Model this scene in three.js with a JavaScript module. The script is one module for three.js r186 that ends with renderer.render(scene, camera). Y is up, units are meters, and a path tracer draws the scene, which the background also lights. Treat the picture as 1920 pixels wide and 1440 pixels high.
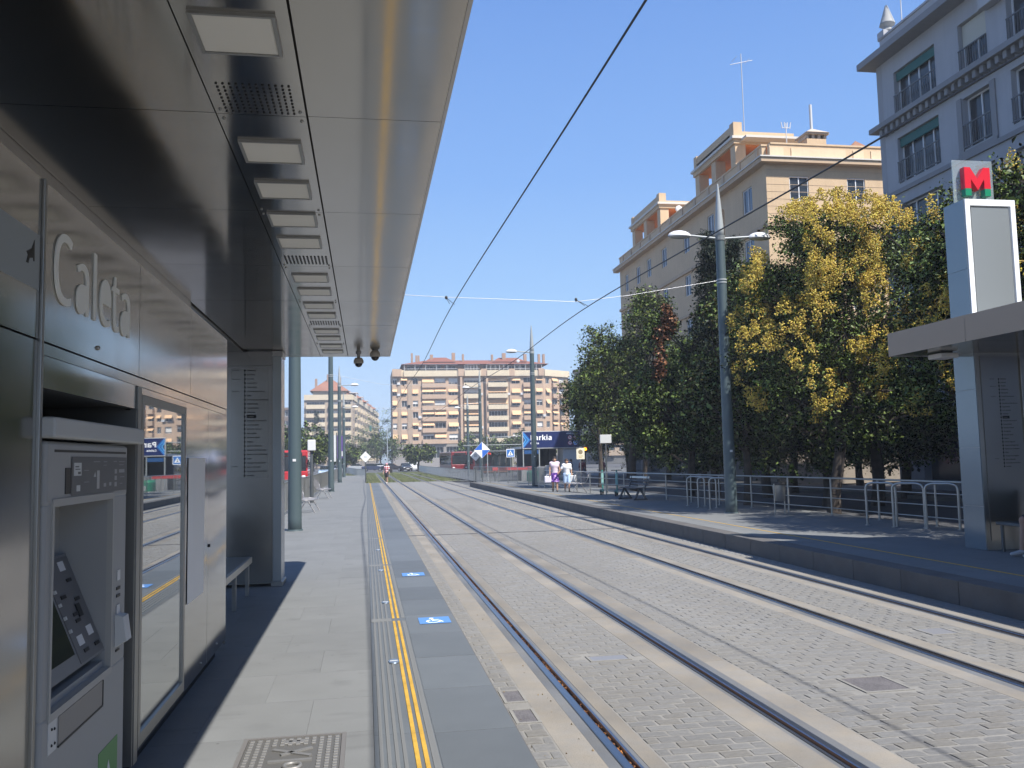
import * as THREE from 'three';
import { mergeGeometries, mergeVertices } from 'three/addons/utils/BufferGeometryUtils.js';
import { RoundedBoxGeometry } from 'three/addons/geometries/RoundedBoxGeometry.js';
import { MarchingCubes } from 'three/addons/objects/MarchingCubes.js';
import { FontLoader } from 'three/addons/loaders/FontLoader.js';

// ---------------------------------------------------------------- camera, sky, sun, exposure
const scene = new THREE.Scene();
const camera = new THREE.PerspectiveCamera(47.52, 4 / 3, 0.05, 4000);
camera.rotation.order = 'YXZ';
camera.position.set(0, 1.95, 0);
camera.rotation.set(4.846 * Math.PI / 180, -9.589 * Math.PI / 180, -1.27 * Math.PI / 180);

const SUN = new THREE.Vector3(0.425, 1, 0.62).normalize();
const sun = new THREE.DirectionalLight(new THREE.Color().setRGB(1, 0.96, 0.895), 5);
sun.position.copy(SUN).multiplyScalar(150).add(new THREE.Vector3(5, 0, -40));
sun.target.position.set(5, 0, -40);
sun.castShadow = true;
sun.shadow.radius = 1;
sun.shadow.mapSize.set(4096, 4096);
Object.assign(sun.shadow.camera, { left: -70, right: 70, top: 90, bottom: -90, near: 1, far: 400 });
scene.add(sun, sun.target);

{ // clear blue sky, paler towards the horizon, with a soft aureole round the sun
  const W = 512, H = 256, d = new Float32Array(W * H * 4);
  const stops = [[-90, .16, .16, .15], [-3, .3, .34, .38], [0, .58, .74, .93], [4, .50, .69, .95], [10, .35, .58, .93], [18, .235, .44, .86], [30, .155, .318, .73], [50, .085, .195, .52], [90, .05, .125, .37]];
  for (let j = 0; j < H; j++) {
    const el = ((j + .5) / H - .5) * 180;
    let k = 1; while (k < stops.length - 1 && stops[k][0] < el) k++;
    const a = stops[k - 1], b = stops[k], t = Math.min(1, Math.max(0, (el - a[0]) / (b[0] - a[0])));
    for (let i = 0; i < W; i++) {
      const ph = ((i + .5) / W - .5) * 2 * Math.PI, e = el * Math.PI / 180;
      const c = Math.max(0, Math.cos(e) * Math.cos(ph) * SUN.x + Math.sin(e) * SUN.y + Math.cos(e) * Math.sin(ph) * SUN.z);
      const g = el > 0 ? .35 * Math.pow(c, 12) + .8 * Math.pow(c, 120) : 0;
      for (let q = 0; q < 3; q++) d[(j * W + i) * 4 + q] = .69 * (a[q + 1] + (b[q + 1] - a[q + 1]) * t + g * [1, .97, .9][q]);
      d[(j * W + i) * 4 + 3] = 1;
    }
  }
  const sky = new THREE.DataTexture(d, W, H, THREE.RGBAFormat, THREE.FloatType);
  sky.mapping = THREE.EquirectangularReflectionMapping; sky.magFilter = THREE.LinearFilter; sky.needsUpdate = true;
  scene.background = sky; scene.environment = sky;
}
const renderer = new THREE.WebGLRenderer({ antialias: true });
renderer.toneMapping = THREE.LinearToneMapping;
renderer.toneMappingExposure = 1.6;
renderer.shadowMap.enabled = true;
renderer.setSize(1024, 768);

// ---------------------------------------------------------------- helpers
const PI = Math.PI, V = (x, y, z) => new THREE.Vector3(x, y, z);
const P = 0.3;                                   // platform level above the track
function rng(seed) { let s = seed >>> 0; return () => { s = (s + 0x6D2B79F5) >>> 0; let t = s; t = Math.imul(t ^ (t >>> 15), t | 1); t ^= t + Math.imul(t ^ (t >>> 7), t | 61); return ((t ^ (t >>> 14)) >>> 0) / 4294967296; }; }
const R0 = rng(7);
const taken = {};
function numbered(n) { const k = taken[n] = (taken[n] ?? -1) + 1; return k ? `${n}_${String(k).padStart(3, '0')}` : n; }
const rgb = (r, g, b) => new THREE.Color().setRGB(r, g, b);
function mat(c, rough = .8, metal = 0, more = {}) { return new THREE.MeshStandardMaterial({ color: rgb(...c), roughness: rough, metalness: metal, ...more }); }
function phys(c, rough, metal, more = {}) { return new THREE.MeshPhysicalMaterial({ color: rgb(...c), roughness: rough, metalness: metal, ...more }); }
// uv in metres, taken from the plane a face lies in
function uvm(g, du = 0, dv = 0) {
  const p = g.attributes.position, n = g.attributes.normal, uv = new Float32Array(p.count * 2);
  for (let i = 0; i < p.count; i++) {
    const ax = Math.abs(n.getX(i)), ay = Math.abs(n.getY(i)), az = Math.abs(n.getZ(i));
    let u, v;
    if (ay >= ax && ay >= az) { u = p.getX(i); v = p.getZ(i); } else if (ax >= az) { u = p.getZ(i); v = p.getY(i); } else { u = p.getX(i); v = p.getY(i); }
    uv[2 * i] = u + du; uv[2 * i + 1] = v + dv;
  }
  g.setAttribute('uv', new THREE.BufferAttribute(uv, 2)); return g;
}
const strip = g => { for (const k of Object.keys(g.attributes)) if (!['position', 'normal', 'uv', 'color'].includes(k)) g.deleteAttribute(k); return g; };
function merge(list) {
  if (!Array.isArray(list)) return list;
  if (list.length === 1) return list[0];
  const hasC = list.some(g => g.attributes.color);
  return mergeGeometries(list.map(g => { g = g.index ? g.toNonIndexed() : g; strip(g); if (!g.attributes.uv) uvm(g); if (!hasC) g.deleteAttribute('color'); return g; }));
}
function box(x0, x1, y0, y1, z0, z1) { const g = new THREE.BoxGeometry(Math.abs(x1 - x0), Math.abs(y1 - y0), Math.abs(z1 - z0)); g.translate((x0 + x1) / 2, (y0 + y1) / 2, (z0 + z1) / 2); return uvm(g); }
function rbox(x0, x1, y0, y1, z0, z1, r = .01, s = 2) { const g = new RoundedBoxGeometry(Math.abs(x1 - x0), Math.abs(y1 - y0), Math.abs(z1 - z0), s, Math.min(r, .49 * Math.min(Math.abs(x1 - x0), Math.abs(y1 - y0), Math.abs(z1 - z0)))); g.translate((x0 + x1) / 2, (y0 + y1) / 2, (z0 + z1) / 2); return g; }
function cyl(r0, r1, y0, y1, x = 0, z = 0, s = 16) { const g = new THREE.CylinderGeometry(r1, r0, y1 - y0, s); g.translate(x, (y0 + y1) / 2, z); return g; }
function bar(a, b, r, s = 6, r2 = r) { const d = b.clone().sub(a), L = d.length(), g = new THREE.CylinderGeometry(r2, r, L, s); g.translate(0, L / 2, 0); g.applyQuaternion(new THREE.Quaternion().setFromUnitVectors(V(0, 1, 0), d.normalize())); g.translate(a.x, a.y, a.z); return g; }
function beam(a, b, w, h) { const d = b.clone().sub(a), L = d.length(), g = new THREE.BoxGeometry(w, h, L); g.translate(0, 0, L / 2); const m = new THREE.Matrix4().lookAt(b, a, V(0, 1, 0)); g.applyMatrix4(m); g.translate(a.x, a.y, a.z); return uvm(g); }
function tube(pts, r, seg = 24, s = 6, closed = false) { return new THREE.TubeGeometry(new THREE.CatmullRomCurve3(pts, closed, 'catmullrom', .5), seg, r, s, closed); }
function lathe(pts, s = 20) { return new THREE.LatheGeometry(pts.map(p => new THREE.Vector2(p[0], p[1])), s); }
function ell(rx, ry, rz, x, y, z, s = 12) { const g = new THREE.SphereGeometry(1, s, Math.max(6, s * .7 | 0)); g.scale(rx, ry, rz); g.translate(x, y, z); return g; }
function moved(g, x = 0, y = 0, z = 0, ry = 0) { if (ry) g.rotateY(ry); g.translate(x, y, z); return g; }
function mesh(name, geo, m, parent = scene) {
  const o = new THREE.Mesh(merge(geo), m); o.name = parent === scene ? numbered(name) : name; o.castShadow = o.receiveShadow = true; parent.add(o); return o;
}
function tag(o, label, category, group) { o.userData.label = label; o.userData.category = category; if (group) o.userData.group = group; return o; }
function thing(name, label, category, pos = [0, 0, 0], turn = 0, group) { const o = new THREE.Group(); o.name = numbered(name); o.position.set(...pos); o.rotation.y = turn; scene.add(o); return tag(o, label, category, group); }
function struct(name, geo, m) { const o = mesh(name, geo, m); o.userData.kind = 'structure'; return o; }
function structGroup(name) { const o = new THREE.Group(); o.name = numbered(name); o.userData.kind = 'structure'; scene.add(o); return o; }
function stuff(o) { o.userData.kind = 'stuff'; return o; }
function copyOf(src, pos, label, turn) { const o = src.clone(); o.name = numbered(src.name.replace(/_\d{3}$/, '')); o.userData = { ...src.userData }; o.position.set(...pos); if (turn !== undefined) o.rotation.y = turn; if (label) o.userData.label = label; scene.add(o); return o; }

// ---------------------------------------------------------------- procedural textures
function noiseGrid(n, seed) { const r = rng(seed), a = new Float32Array(n * n); for (let i = 0; i < n * n; i++) a[i] = r(); return (x, y) => { x = ((x % n) + n) % n; y = ((y % n) + n) % n; const i = x | 0, j = y | 0, i1 = (i + 1) % n, j1 = (j + 1) % n; let u = x - i, v = y - j; u = u * u * (3 - 2 * u); v = v * v * (3 - 2 * v); return (a[j * n + i] * (1 - u) + a[j * n + i1] * u) * (1 - v) + (a[j1 * n + i] * (1 - u) + a[j1 * n + i1] * u) * v; }; }
function fbm(n0, oct, seed) { const gs = []; let n = n0; for (let o = 0; o < oct; o++) { gs.push([noiseGrid(n, seed + o * 17), n]); n *= 2; } return (u, v) => { let s = 0, a = .5, t = 0; for (const [g, m] of gs) { s += a * g(u * m, v * m); t += a; a *= .55; } return s / t; }; }
function dataTex(size, metres, fn, srgb = true) {   // fn(u,v) -> [r,g,b] in 0..1 (as displayed values when srgb)
  const d = new Uint8Array(size * size * 4);
  for (let j = 0; j < size; j++) for (let i = 0; i < size; i++) { const c = fn((i + .5) / size, (j + .5) / size), k = (j * size + i) * 4; for (let q = 0; q < 3; q++) d[k + q] = Math.max(0, Math.min(255, (c[q] ?? c[0]) * 255)); d[k + 3] = 255; }
  const t = new THREE.DataTexture(d, size, size, THREE.RGBAFormat); t.wrapS = t.wrapT = THREE.RepeatWrapping; t.magFilter = THREE.LinearFilter; t.minFilter = THREE.LinearMipmapLinearFilter; t.generateMipmaps = true;
  t.repeat.set(1 / metres, 1 / metres); if (srgb) t.colorSpace = THREE.SRGBColorSpace; t.needsUpdate = true; return t;
}
const toS = x => x <= .0031308 ? 12.92 * x : 1.055 * Math.pow(x, 1 / 2.4) - .055;
// base linear colour, coarse patches, grain, specks
function stoneTex(size, metres, c, coarse, grain, seed, specks = 0, tint = [0, 0, 0]) {
  const f = fbm(4, 4, seed), g = fbm(16, 3, seed + 91), r = rng(seed + 5);
  return dataTex(size, metres, (u, v) => { const a = 1 + coarse * 2 * (f(u, v) - .5) + grain * (r() - .5) * 2, b = g(u, v) - .5; let k = a; if (specks && r() < specks) k *= .55 + .3 * r(); return c.map((x, q) => toS(Math.max(.004, x * k * (1 + tint[q] * b)))); });
}
// the same stone with trodden-in dark gum spots and faint scuffs
function spottedTex(size, metres, c, coarse, grain, seed, n) { const r = rng(seed + 3), sp = []; for (let k = 0; k < n; k++) sp.push([r(), r(), (.004 + .010 * r()) / metres, .55 + .35 * r(), .6 + .8 * r()]); const f = fbm(4, 4, seed), q = rng(seed + 5), sc = fbm(24, 2, seed + 9); return dataTex(size, metres, (u, v) => { let k = 1 + coarse * 2 * (f(u, v) - .5) + grain * (q() - .5) * 2; const s = sc(u * .35 % 1, v); if (s > .66) k *= 1 - (s - .66) * .5; for (const [x, y, rr, d, e] of sp) { const a = (u - x) * e, b = v - y, m = (a * a + b * b) / (rr * rr); if (m < 1) k *= d + (1 - d) * m * m; } return c.map(x => toS(Math.max(.004, x * k))); }); }
function bumpTex(size, metres, coarse, grain, seed) { const f = fbm(8, 4, seed), r = rng(seed); return dataTex(size, metres, (u, v) => [.5 + coarse * (f(u, v) - .5) + grain * (r() - .5)], false); }
const T = {
  slab: spottedTex(768, 2.6, [.158, .163, .162], .16, .05, 11, 70),
  darkTile: stoneTex(512, 1.3, [.108, .119, .126], .10, .06, 21, .01),
  tan: stoneTex(512, 1.9, [.215, .197, .170], .26, .08, 31, .02, [.1, .02, -.12]),
  mortar: stoneTex(256, 1.1, [.215, .208, .192], .2, .10, 41),
  cobble: stoneTex(256, .55, [.205, .202, .194], .16, .10, 51, .03, [.1, .03, -.08]),
  asphalt: stoneTex(512, 2.3, [.085, .087, .092], .18, .16, 61, .05),
  kerb: stoneTex(512, 1.5, [.10, .095, .09], .3, .12, 71, .03, [.1, 0, -.1]),
  plaster: (() => { const f = fbm(4, 4, 81), g = noiseGrid(48, 82), h = noiseGrid(3, 83), q = rng(84); return dataTex(512, 5.3, (u, v) => { const k = .63 * (1 + .2 * (f(u, v) - .5) + .10 * (g(u * 48, v * 3) - .5) * (.4 + h(u * 3, v * 3)) + .04 * (q() - .5)); return [toS(k)]; }); })(),
  smear: (() => { const f = fbm(5, 4, 191), g = noiseGrid(40, 192); return dataTex(512, 1.6, (u, v) => [.62 + .5 * (f(u, v) - .35) + .12 * g(u * 6, v * 40)], false); })(),
  bump: bumpTex(512, 1.2, .5, .5, 101), fine: bumpTex(256, .35, .3, .7, 111),
};
function tex(t, k) { const c = t.clone(); c.repeat.set(t.repeat.x * k, t.repeat.y * k); c.needsUpdate = true; return c; }
function tmat(map, rough, more = {}) { return new THREE.MeshStandardMaterial({ map, roughness: rough, metalness: 0, ...more }); }
const M = {
  slab: [1, .975, 1.02].map(k => tmat(T.slab, .85, { color: rgb(k, k, k), bumpMap: T.fine, bumpScale: .0012 })),
  darkTile: [1, .9, 1.1].map(k => tmat(T.darkTile, .62, { color: rgb(k, k, k), bumpMap: T.fine, bumpScale: .0008 })),
  tan: tmat(T.tan, .9, { bumpMap: T.bump, bumpScale: .004 }),
  mortar: tmat(T.mortar, .95, { bumpMap: T.bump, bumpScale: .006 }),
  darkMortar: tmat(T.mortar, .95, { color: rgb(.84, .83, .82), bumpMap: T.bump, bumpScale: .006 }),
  cobble: [1, .93, 1.06, .98].map((k, i) => tmat(T.cobble, .8, { color: rgb(k, k * (i === 3 ? .97 : 1), k * (i === 3 ? .92 : 1)), bumpMap: T.fine, bumpScale: .003 })),
  asphalt: tmat(T.asphalt, .92, { bumpMap: T.fine, bumpScale: .004 }),
  kerb: tmat(T.kerb, .85, { bumpMap: T.bump, bumpScale: .004 }),
  railSteel: mat([.33, .335, .35], .32, 1), rust: mat([.085, .045, .028], .95), railGrey: tmat(T.tan, .7, { color: rgb(.62, .70, .84), bumpMap: T.fine, bumpScale: .001 }),
  steel: phys([.44, .418, .385], .19, 1, { roughnessMap: T.smear, anisotropy: .85, anisotropyRotation: PI / 2 }), steelMirror: phys([.62, .60, .57], .07, 1), steelSoft: phys([.46, .445, .42], .3, 1), steelDull: mat([.36, .36, .352], .42, 1),
  black: mat([.012, .012, .013], .5), darkGap: mat([.02, .02, .02], .9), grey: mat([.31, .312, .31], .5), greyLight: mat([.55, .55, .54], .5),
  pole: mat([.066, .094, .102], .42), poleLight: mat([.33, .355, .36], .4), diffuser: mat([.76, .74, .68], .5), white: mat([.62, .62, .62], .45),
  railing: mat([.42, .42, .40], .35, .85), railDark: mat([.10, .11, .115], .5, .4),
  glassDark: phys([.018, .022, .026], .06, 0), wire: mat([.03, .032, .035], .6),
};
// ---------------------------------------------------------------- ground, tracks, platforms
function sheet(x0, x1, z0, z1, y) { const g = new THREE.PlaneGeometry(x1 - x0, Math.abs(z1 - z0)); g.rotateX(-PI / 2); g.translate((x0 + x1) / 2, y, (z0 + z1) / 2); return uvm(g); }
struct('ground', sheet(-650, 650, -700, 300, -.09), M.asphalt);
// road beyond the left platform and the street in front of the houses
struct('road', sheet(-14, -2.75, -220, 40, -.03), M.asphalt);
struct('street', sheet(12.3, 20.5, -120, 40, .06), tmat(T.asphalt, .9, { color: rgb(.8, .8, .82) }));
struct('pavement', box(20.5, 24.2, -.1, .2, -125, 40), tmat(T.slab, .9, { color: rgb(.75, .73, .7) }));
struct('cross_road', sheet(-60, 70, -215, -150, -.05), M.asphalt);
struct('plaza', sheet(9.2, 40, -140, -69, .05), tmat(T.slab, .9, { color: rgb(.72, .7, .67) }));
// track bed below the paving
struct('track_bed', sheet(.88, 7.6, -78.5, 12, -.045), M.mortar);
const RAILS = [1.615, 3.0, 5.29, 6.7];
// cross band at the far end of the paving, then grass
struct('crossing_band', sheet(.5, 9.2, -80.4, -78.5, -.012), tmat(T.slab, .9, { color: rgb(.85, .83, .78) }));
{
  const g = structGroup('grass_verge_soil'); mesh('soil', sheet(-3.6, 8.6, -149, -80.4, -.035), mat([.085, .10, .05], 1), g);
  const r = rng(401), n = 60000, blade = new THREE.BufferGeometry();
  blade.setAttribute('position', new THREE.Float32BufferAttribute([-.016, 0, 0, .016, 0, 0, .01, .1, .035], 3)); blade.setAttribute('normal', new THREE.Float32BufferAttribute([0, .7, .7, 0, .7, .7, 0, .7, .7], 3));
  const im = new THREE.InstancedMesh(blade, mat([1, 1, 1], .8, 0, { side: THREE.DoubleSide }), n), m4 = new THREE.Matrix4(), q = new THREE.Quaternion(), c = new THREE.Color();
  const pf = fbm(6, 3, 77);
  for (let i = 0; i < n; i++) {
    let x, z; do { x = -3.6 + r() * 12.2; z = -80.6 - 68 * Math.pow(r(), 1.5); } while (RAILS.some(a => Math.abs(x - a) < .27));
    const k = pf((x + 4) / 13, (-z - 80) / 70);
    q.setFromAxisAngle(V(0, 1, 0), r() * 6.28); const s = .45 + r() * .5; m4.compose(V(x, -.03, z), q, V(s * 1.8, s, s)); im.setMatrixAt(i, m4);
    c.setRGB(.09 + .06 * k + .03 * r(), .13 + .05 * k, .055 + .03 * r()); im.setColorAt(i, c);
  }
  im.name = 'grass'; im.userData = { kind: 'stuff', label: 'green grass growing between the tram rails beyond the crossing', category: 'grass' }; scene.add(im);
}
// rails: steel head, groove and guard lip, set between grey grout and tan concrete strips
function extr(pts, z0, z1) { const s = new THREE.Shape(pts.map(p => new THREE.Vector2(p[0], p[1]))); const g = new THREE.ExtrudeGeometry(s, { depth: z1 - z0, bevelEnabled: false }); g.translate(0, 0, z0); return uvm(g); }
RAILS.forEach((x, i) => {
  const s = i % 2 ? -1 : 1;                       // the groove lies on the side of the track's middle
  const rail = structGroup('tram_rail');
  mesh('rail_head', extr([[x - .035, -.05], [x + .022, -.05], [x + .026, .004], [x + .018, .009], [x - .03, .009], [x - .038, .003]].map(p => s > 0 ? p : [2 * x - p[0], p[1]]), -132, 12), M.railSteel, rail);
  mesh('groove', box(x + s * .026, x + s * .066, -.045, -.03, -132, 12), M.rust, rail);
  mesh('guard_lip', box(x + s * .066, x + s * .086, -.05, .003, -132, 12), M.railSteel, rail);
  const a = [x - s * .036 - s * .085, x - s * .036].sort((p, q) => p - q), b = [x + s * .086, x + s * .125].sort((p, q) => p - q);
  mesh('rail_grout', [box(a[0], a[1], -.05, -.004, -78.5, 12), box(b[0], b[1], -.05, -.006, -78.5, 12)], M.railGrey, rail);
  mesh('sleeper_slab', box(x - .2, x - .13, -.05, -.012, -130, -80.4), M.tan, rail); mesh('sleeper_slab', box(x + .13, x + .2, -.05, -.012, -130, -80.4), M.tan, rail);
});
{
  const tanV = [1, .9, 1.07].map(k => tmat(T.tan, .9, { color: rgb(k, k, k), bumpMap: T.bump, bumpScale: .004 })), patch = fbm(9, 3, 555);
  const strips = [[1.27, 1.494], [1.74, 1.86], [2.66, 2.875], [3.121, 3.34], [4.98, 5.169], [5.415, 5.60], [6.38, 6.575], [6.821, 7.02]];
  for (const [a, b] of strips) {
    const o = structGroup('concrete_strip'); const r = rng(a * 100 | 0);
    let z = 4; while (z > -78) { const L = 5 + r() * 4, z1 = Math.max(-78.5, z - L); const g = box(a, b, -.05, -.003 - .003 * r(), z1 + .008, z); mesh('concrete_section', uvm(g, r() * 3, r() * 3), tanV[r() * 3 | 0], o); z = z1; }
  }
  // granite setts laid in cross rows
  const fields = [[.935, 1.262, M.mortar, .155, .16], [1.868, 2.652, M.mortar, .125, .2], [3.348, 4.972, M.mortar, .125, .2], [5.608, 6.372, M.mortar, .125, .2], [7.03, 7.28, M.mortar, .13, .12]];
  const covers = [[2.10, 2.51, -8.51, -8.27], [3.97, 4.40, -7.13, -6.66], [5.86, 6.20, -8.85, -8.50], [1.08, 1.272, -7.45, -7.08], [1.08, 1.272, -6.89, -6.52], [3.9, 4.25, -34.4, -34.0]];
  function sett(seed) { const r = rng(seed), g = new THREE.BoxGeometry(1, 1, 1, 2, 1, 2), p = g.attributes.position; for (let i = 0; i < p.count; i++) { const x = p.getX(i), y = p.getY(i), z = p.getZ(i); if (y > 0) { const e = (Math.abs(x) > .4 || Math.abs(z) > .4); p.setXYZ(i, x * (.93 + .02 * Math.sin(seed * 3 + z * 9)), y - (e ? .045 + .03 * Math.sin(seed + x * 7 + z * 5) : 0), z * (.88 + .03 * Math.cos(seed * 2 + x * 8))); } } g.computeVertexNormals(); g.translate(0, -.5, 0); return uvm(g, r(), r()); }
  const variants = [sett(1), sett(2), sett(3), sett(4)];
  fields.forEach(([a, b, bed, rz, lx], fi) => {
    const o = structGroup('cobbled_strip'), r = rng(900 + fi), list = [];
    mesh('mortar_bed', box(a - .008, b + .008, -.05, -.0065, -78.5, 4), bed, o);
    for (let z = 0; z > -44; z -= rz) {
      const n = Math.max(1, Math.round((b - a) / lx)), w = (b - a) / n, off = (Math.round(z / rz) & 1) && n > 1;
      const cuts = [a]; for (let k = 1; k <= n; k++) { const c = a + w * (k - (off ? .5 : 0)) + (r() - .5) * .03; if (c < b - .04) cuts.push(c); } cuts.push(b);
      for (let k = 0; k + 1 < cuts.length; k++) {
        const x0 = cuts[k], x1 = cuts[k + 1], xm = (x0 + x1) / 2, zm = z - rz / 2 + (r() - .5) * .012;
        if (covers.some(c => xm > c[0] - .05 && xm < c[1] + .05 && zm > c[2] - .05 && zm < c[3] + .05)) continue;
        list.push([xm, zm, x1 - x0 - .009, rz - .010 + (r() - .5) * .008, r(), r()]);
      }
    }
    const near = list.filter(l => l[1] < -3.9).slice(0, [40, 90, 170, 60, 10][fi]), set = new Set(near);
    for (const l of near) { const m = mesh('sett', variants[l[4] * 4 | 0], M.cobble[l[5] * 4 | 0], o); m.position.set(l[0], -.001 + (l[5] - .5) * .004, l[1]); m.scale.set(l[2], .05, l[3]); m.rotation.set((l[4] - .5) * .03, (l[5] - .5) * .05, (l[4] * 7 % 1 - .5) * .03); }
    const rest = list.filter(l => !set.has(l));
    for (let v = 0; v < 2; v++) {
      const sub = rest.filter((l, k) => (k & 1) === v), im = new THREE.InstancedMesh(variants[v], M.cobble[0], sub.length), m4 = new THREE.Matrix4(), q = new THREE.Quaternion(), e = new THREE.Euler(), c = new THREE.Color();
      sub.forEach((l, k) => { e.set((l[4] - .5) * .03, (l[5] - .5) * .05, (l[4] * 7 % 1 - .5) * .03); q.setFromEuler(e); m4.compose(V(l[0], -.001 + (l[5] - .5) * .004, l[1]), q, V(l[2], .05, l[3])); im.setMatrixAt(k, m4); const t = (.93 + l[5] * .13) * (.86 + .28 * patch(l[0] / 7, -l[1] / 44)); c.setRGB(t, t * (.97 + .03 * l[4]), t * (.92 + .08 * l[4])); im.setColorAt(k, c); });
      im.name = 'sett_field'; stuff(im); o.add(im);
    }
    mesh('far_paving', box(a, b, -.012, -.004, -78.5, -44), tmat(T.cobble, .85, { bumpMap: T.bump, bumpScale: .008 }), o);
  });
  // covers let into the paving
  const plate = stoneTex(128, .5, [.14, .13, .13], .2, .5, 131, .1), cm = tmat(plate, .6, { bumpMap: T.fine, bumpScale: .004 }), im = mat([.3, .3, .31], .55, .5);
  const lab = ['small grey access plate between the near rails', 'square brown manhole cover in cobbles between the two tracks', 'pale access plate in cobbles of the far track', 'dark plate beside the platform edge, farther of a pair', 'dark plate beside the platform edge, nearer of a pair', 'small dark cover far along between the tracks'];
  covers.forEach((c, k) => {
    const t = thing('access_cover', lab[k], 'cover', [(c[0] + c[1]) / 2, 0, (c[2] + c[3]) / 2]), w = (c[1] - c[0]) / 2, d = (c[3] - c[2]) / 2;
    mesh('cover_frame', [box(-w, w, -.05, .002, -d, -d + .025), box(-w, w, -.05, .002, d - .025, d), box(-w, -w + .025, -.05, .002, -d + .025, d - .025), box(w - .025, w, -.05, .002, -d + .025, d - .025)], M.mortar, t);
    mesh('cover_plate', box(-w + .027, w - .027, -.05, -.002, -d + .027, d - .027), k === 0 || k === 2 ? im : cm, t);
  });
  // expansion drain across the tracks
  const ch = thing('drain_channel', 'narrow dark drain channel crossing all four rails', 'drain', [0, 0, -22.95]);
  for (const [a, b] of [[.94, 1.49], [1.74, 2.87], [3.13, 5.16], [5.42, 6.57], [6.83, 7.2]]) mesh('channel_grate', box(a, b, -.03, .004, -.045, .045), mat([.07, .07, .075], .7, .3), ch);
}
// left platform
{
  const lp = structGroup('left_platform'), r = rng(55);
  mesh('platform_core', [box(-2.7, .9, -.1, P - .03, -67, 12), box(-2.7, -.02, -.1, P - .03, -105, -67)], mat([.2, .2, .195], .95), lp);
  const variants = []; for (let k = 0; k < 4; k++) { const g = new THREE.BoxGeometry(1, .03, 1); variants.push(g); }
  const xs = [-2.68, -2.02, -1.36, -.70, .035], rowL = .80, hole = [-.73, -.13, -5.6, -4.6], far = []; let cnt = 0;
  for (let z = 1.6, row = 0; z > -104; z -= rowL, row++) for (let k = 0; k + 1 < xs.length; k++) {
    let x0 = xs[k], x1 = xs[k + 1]; const sh = (row & 1) ? .33 : 0; if (k > 0) x0 += sh - .0; if (k + 2 < xs.length) x1 += sh; if (k + 2 === xs.length) x1 = xs[k + 1]; if (z < -67 && x1 > 0) x1 = -.025;
    const z0 = z - rowL;
    const parts = []; // keep clear of the big manhole
    if (x1 > hole[0] && x0 < hole[1] && z > hole[2] && z0 < hole[3]) { if (x0 < hole[0]) parts.push([x0, hole[0], z0, z]); if (x1 > hole[1]) parts.push([hole[1], x1, z0, z]); const a = Math.max(x0, hole[0]), b = Math.min(x1, hole[1]); if (z > hole[3]) parts.push([a, b, hole[3], z]); if (z0 < hole[2]) parts.push([a, b, z0, hole[2]]); } else parts.push([x0, x1, z0, z]);
    for (const [a, b, c, d] of parts) {
      if (b - a < .02 || d - c < .02) continue;
      if (cnt < 280 && d < -2.5) { cnt++; const g = box(a + .0008, b - .0008, P - .03, P - .0005 - .0007 * r(), c + .0012, d - .0012); mesh('paving_slab', uvm(g, r() * 3, r() * 3), M.slab[r() * 3 | 0], lp); }
      else far.push(uvm(box(a + .002, b - .002, P - .03, P - .0005 - .001 * r(), c + .002, d - .002), r() * 3, r() * 3));
    }
  }
  stuff(mesh('far_slabs', far, M.slab[0], lp));
  for (let z = 1.72, k = 0; z > -67; z -= 1.025, k++) mesh('edge_tile', uvm(box(.4, .9, P - .03, P - .0006 - .0012 * r(), Math.max(z - 1.0245, -67), z - .006), r() * 3, r() * 3), M.darkTile[r() * 3 | 0], lp);
  // light joint filler shows in the gaps of the edge tiles
  mesh('joint_filler', box(.398, .898, P - .028, P - .0045, -67, 2), mat([.44, .43, .42], .9), lp);
  mesh('edge_face', box(.9, .915, -.05, P - .02, -67, 12), M.kerb, lp);
  // ribbed tactile strip with two worn yellow lines
  const yel = stoneTex(512, .6, [.5, .30, .04], .35, .22, 141, .10, [.1, .05, .2]), ym = tmat(yel, .75), rib = tmat(T.slab, .8, { color: rgb(.92, .92, .92) });
  for (let z = 2; z > -67; z -= 1.5) mesh('tactile_tile', uvm(box(.037, .398, P - .03, P - .002, Math.max(-67, z - 1.497), z), r(), r()), M.darkTile[0], lp);
  const gaps = [-9.34, -14.2, -19.1, -24]; const runs = []; { let a = 2; for (const g of gaps) { runs.push([a, g + .09]); a = g - .09; } runs.push([a, -67]); }
  for (const [za, zb] of runs) { for (const x of [.075, .118, .162, .206]) mesh('rib', rbox(x - .011, x + .011, P - .01, P + .003, zb, za, .003, 1), rib, lp); for (const x of [.272, .321]) mesh('yellow_rib', uvm(rbox(x - .0135, x + .0135, P - .01, P + .0035, zb, za, .003, 1)), ym, lp); mesh('rib', rbox(.352, .392, P - .01, P + .002, zb, za, .003, 1), rib, lp); }
  for (const g of gaps) mesh('cross_plate', box(.04, .25, P - .01, P + .0015, g - .085, g + .085), M.slab[1], lp);
}
// studs along the yellow lines
[-4.35, -7.41, -10.47, -13.5, -16.6].forEach((z, k) => { const t = thing('warning_stud', ['flat oval metal stud on tactile strip, nearest of the row', 'flat oval metal stud on tactile strip beside the yellow line', 'oval metal stud between the two blue floor marks', 'oval metal stud just beyond the farther blue floor mark', 'farthest oval metal stud on the ribbed strip'][k], 'stud', [.215, P, z], 0, 'studs in the tactile strip'); mesh('stud_plate', (() => { const g = new THREE.CylinderGeometry(.045, .05, .008, 20); g.scale(1, 1, 1.5); g.translate(0, .006, 0); return g; })(), mat([.25, .3, .36], .35, .7), t); mesh('stud_rib', box(-.03, .03, .010, .013, -.008, .008), M.greyLight, t); });
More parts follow.
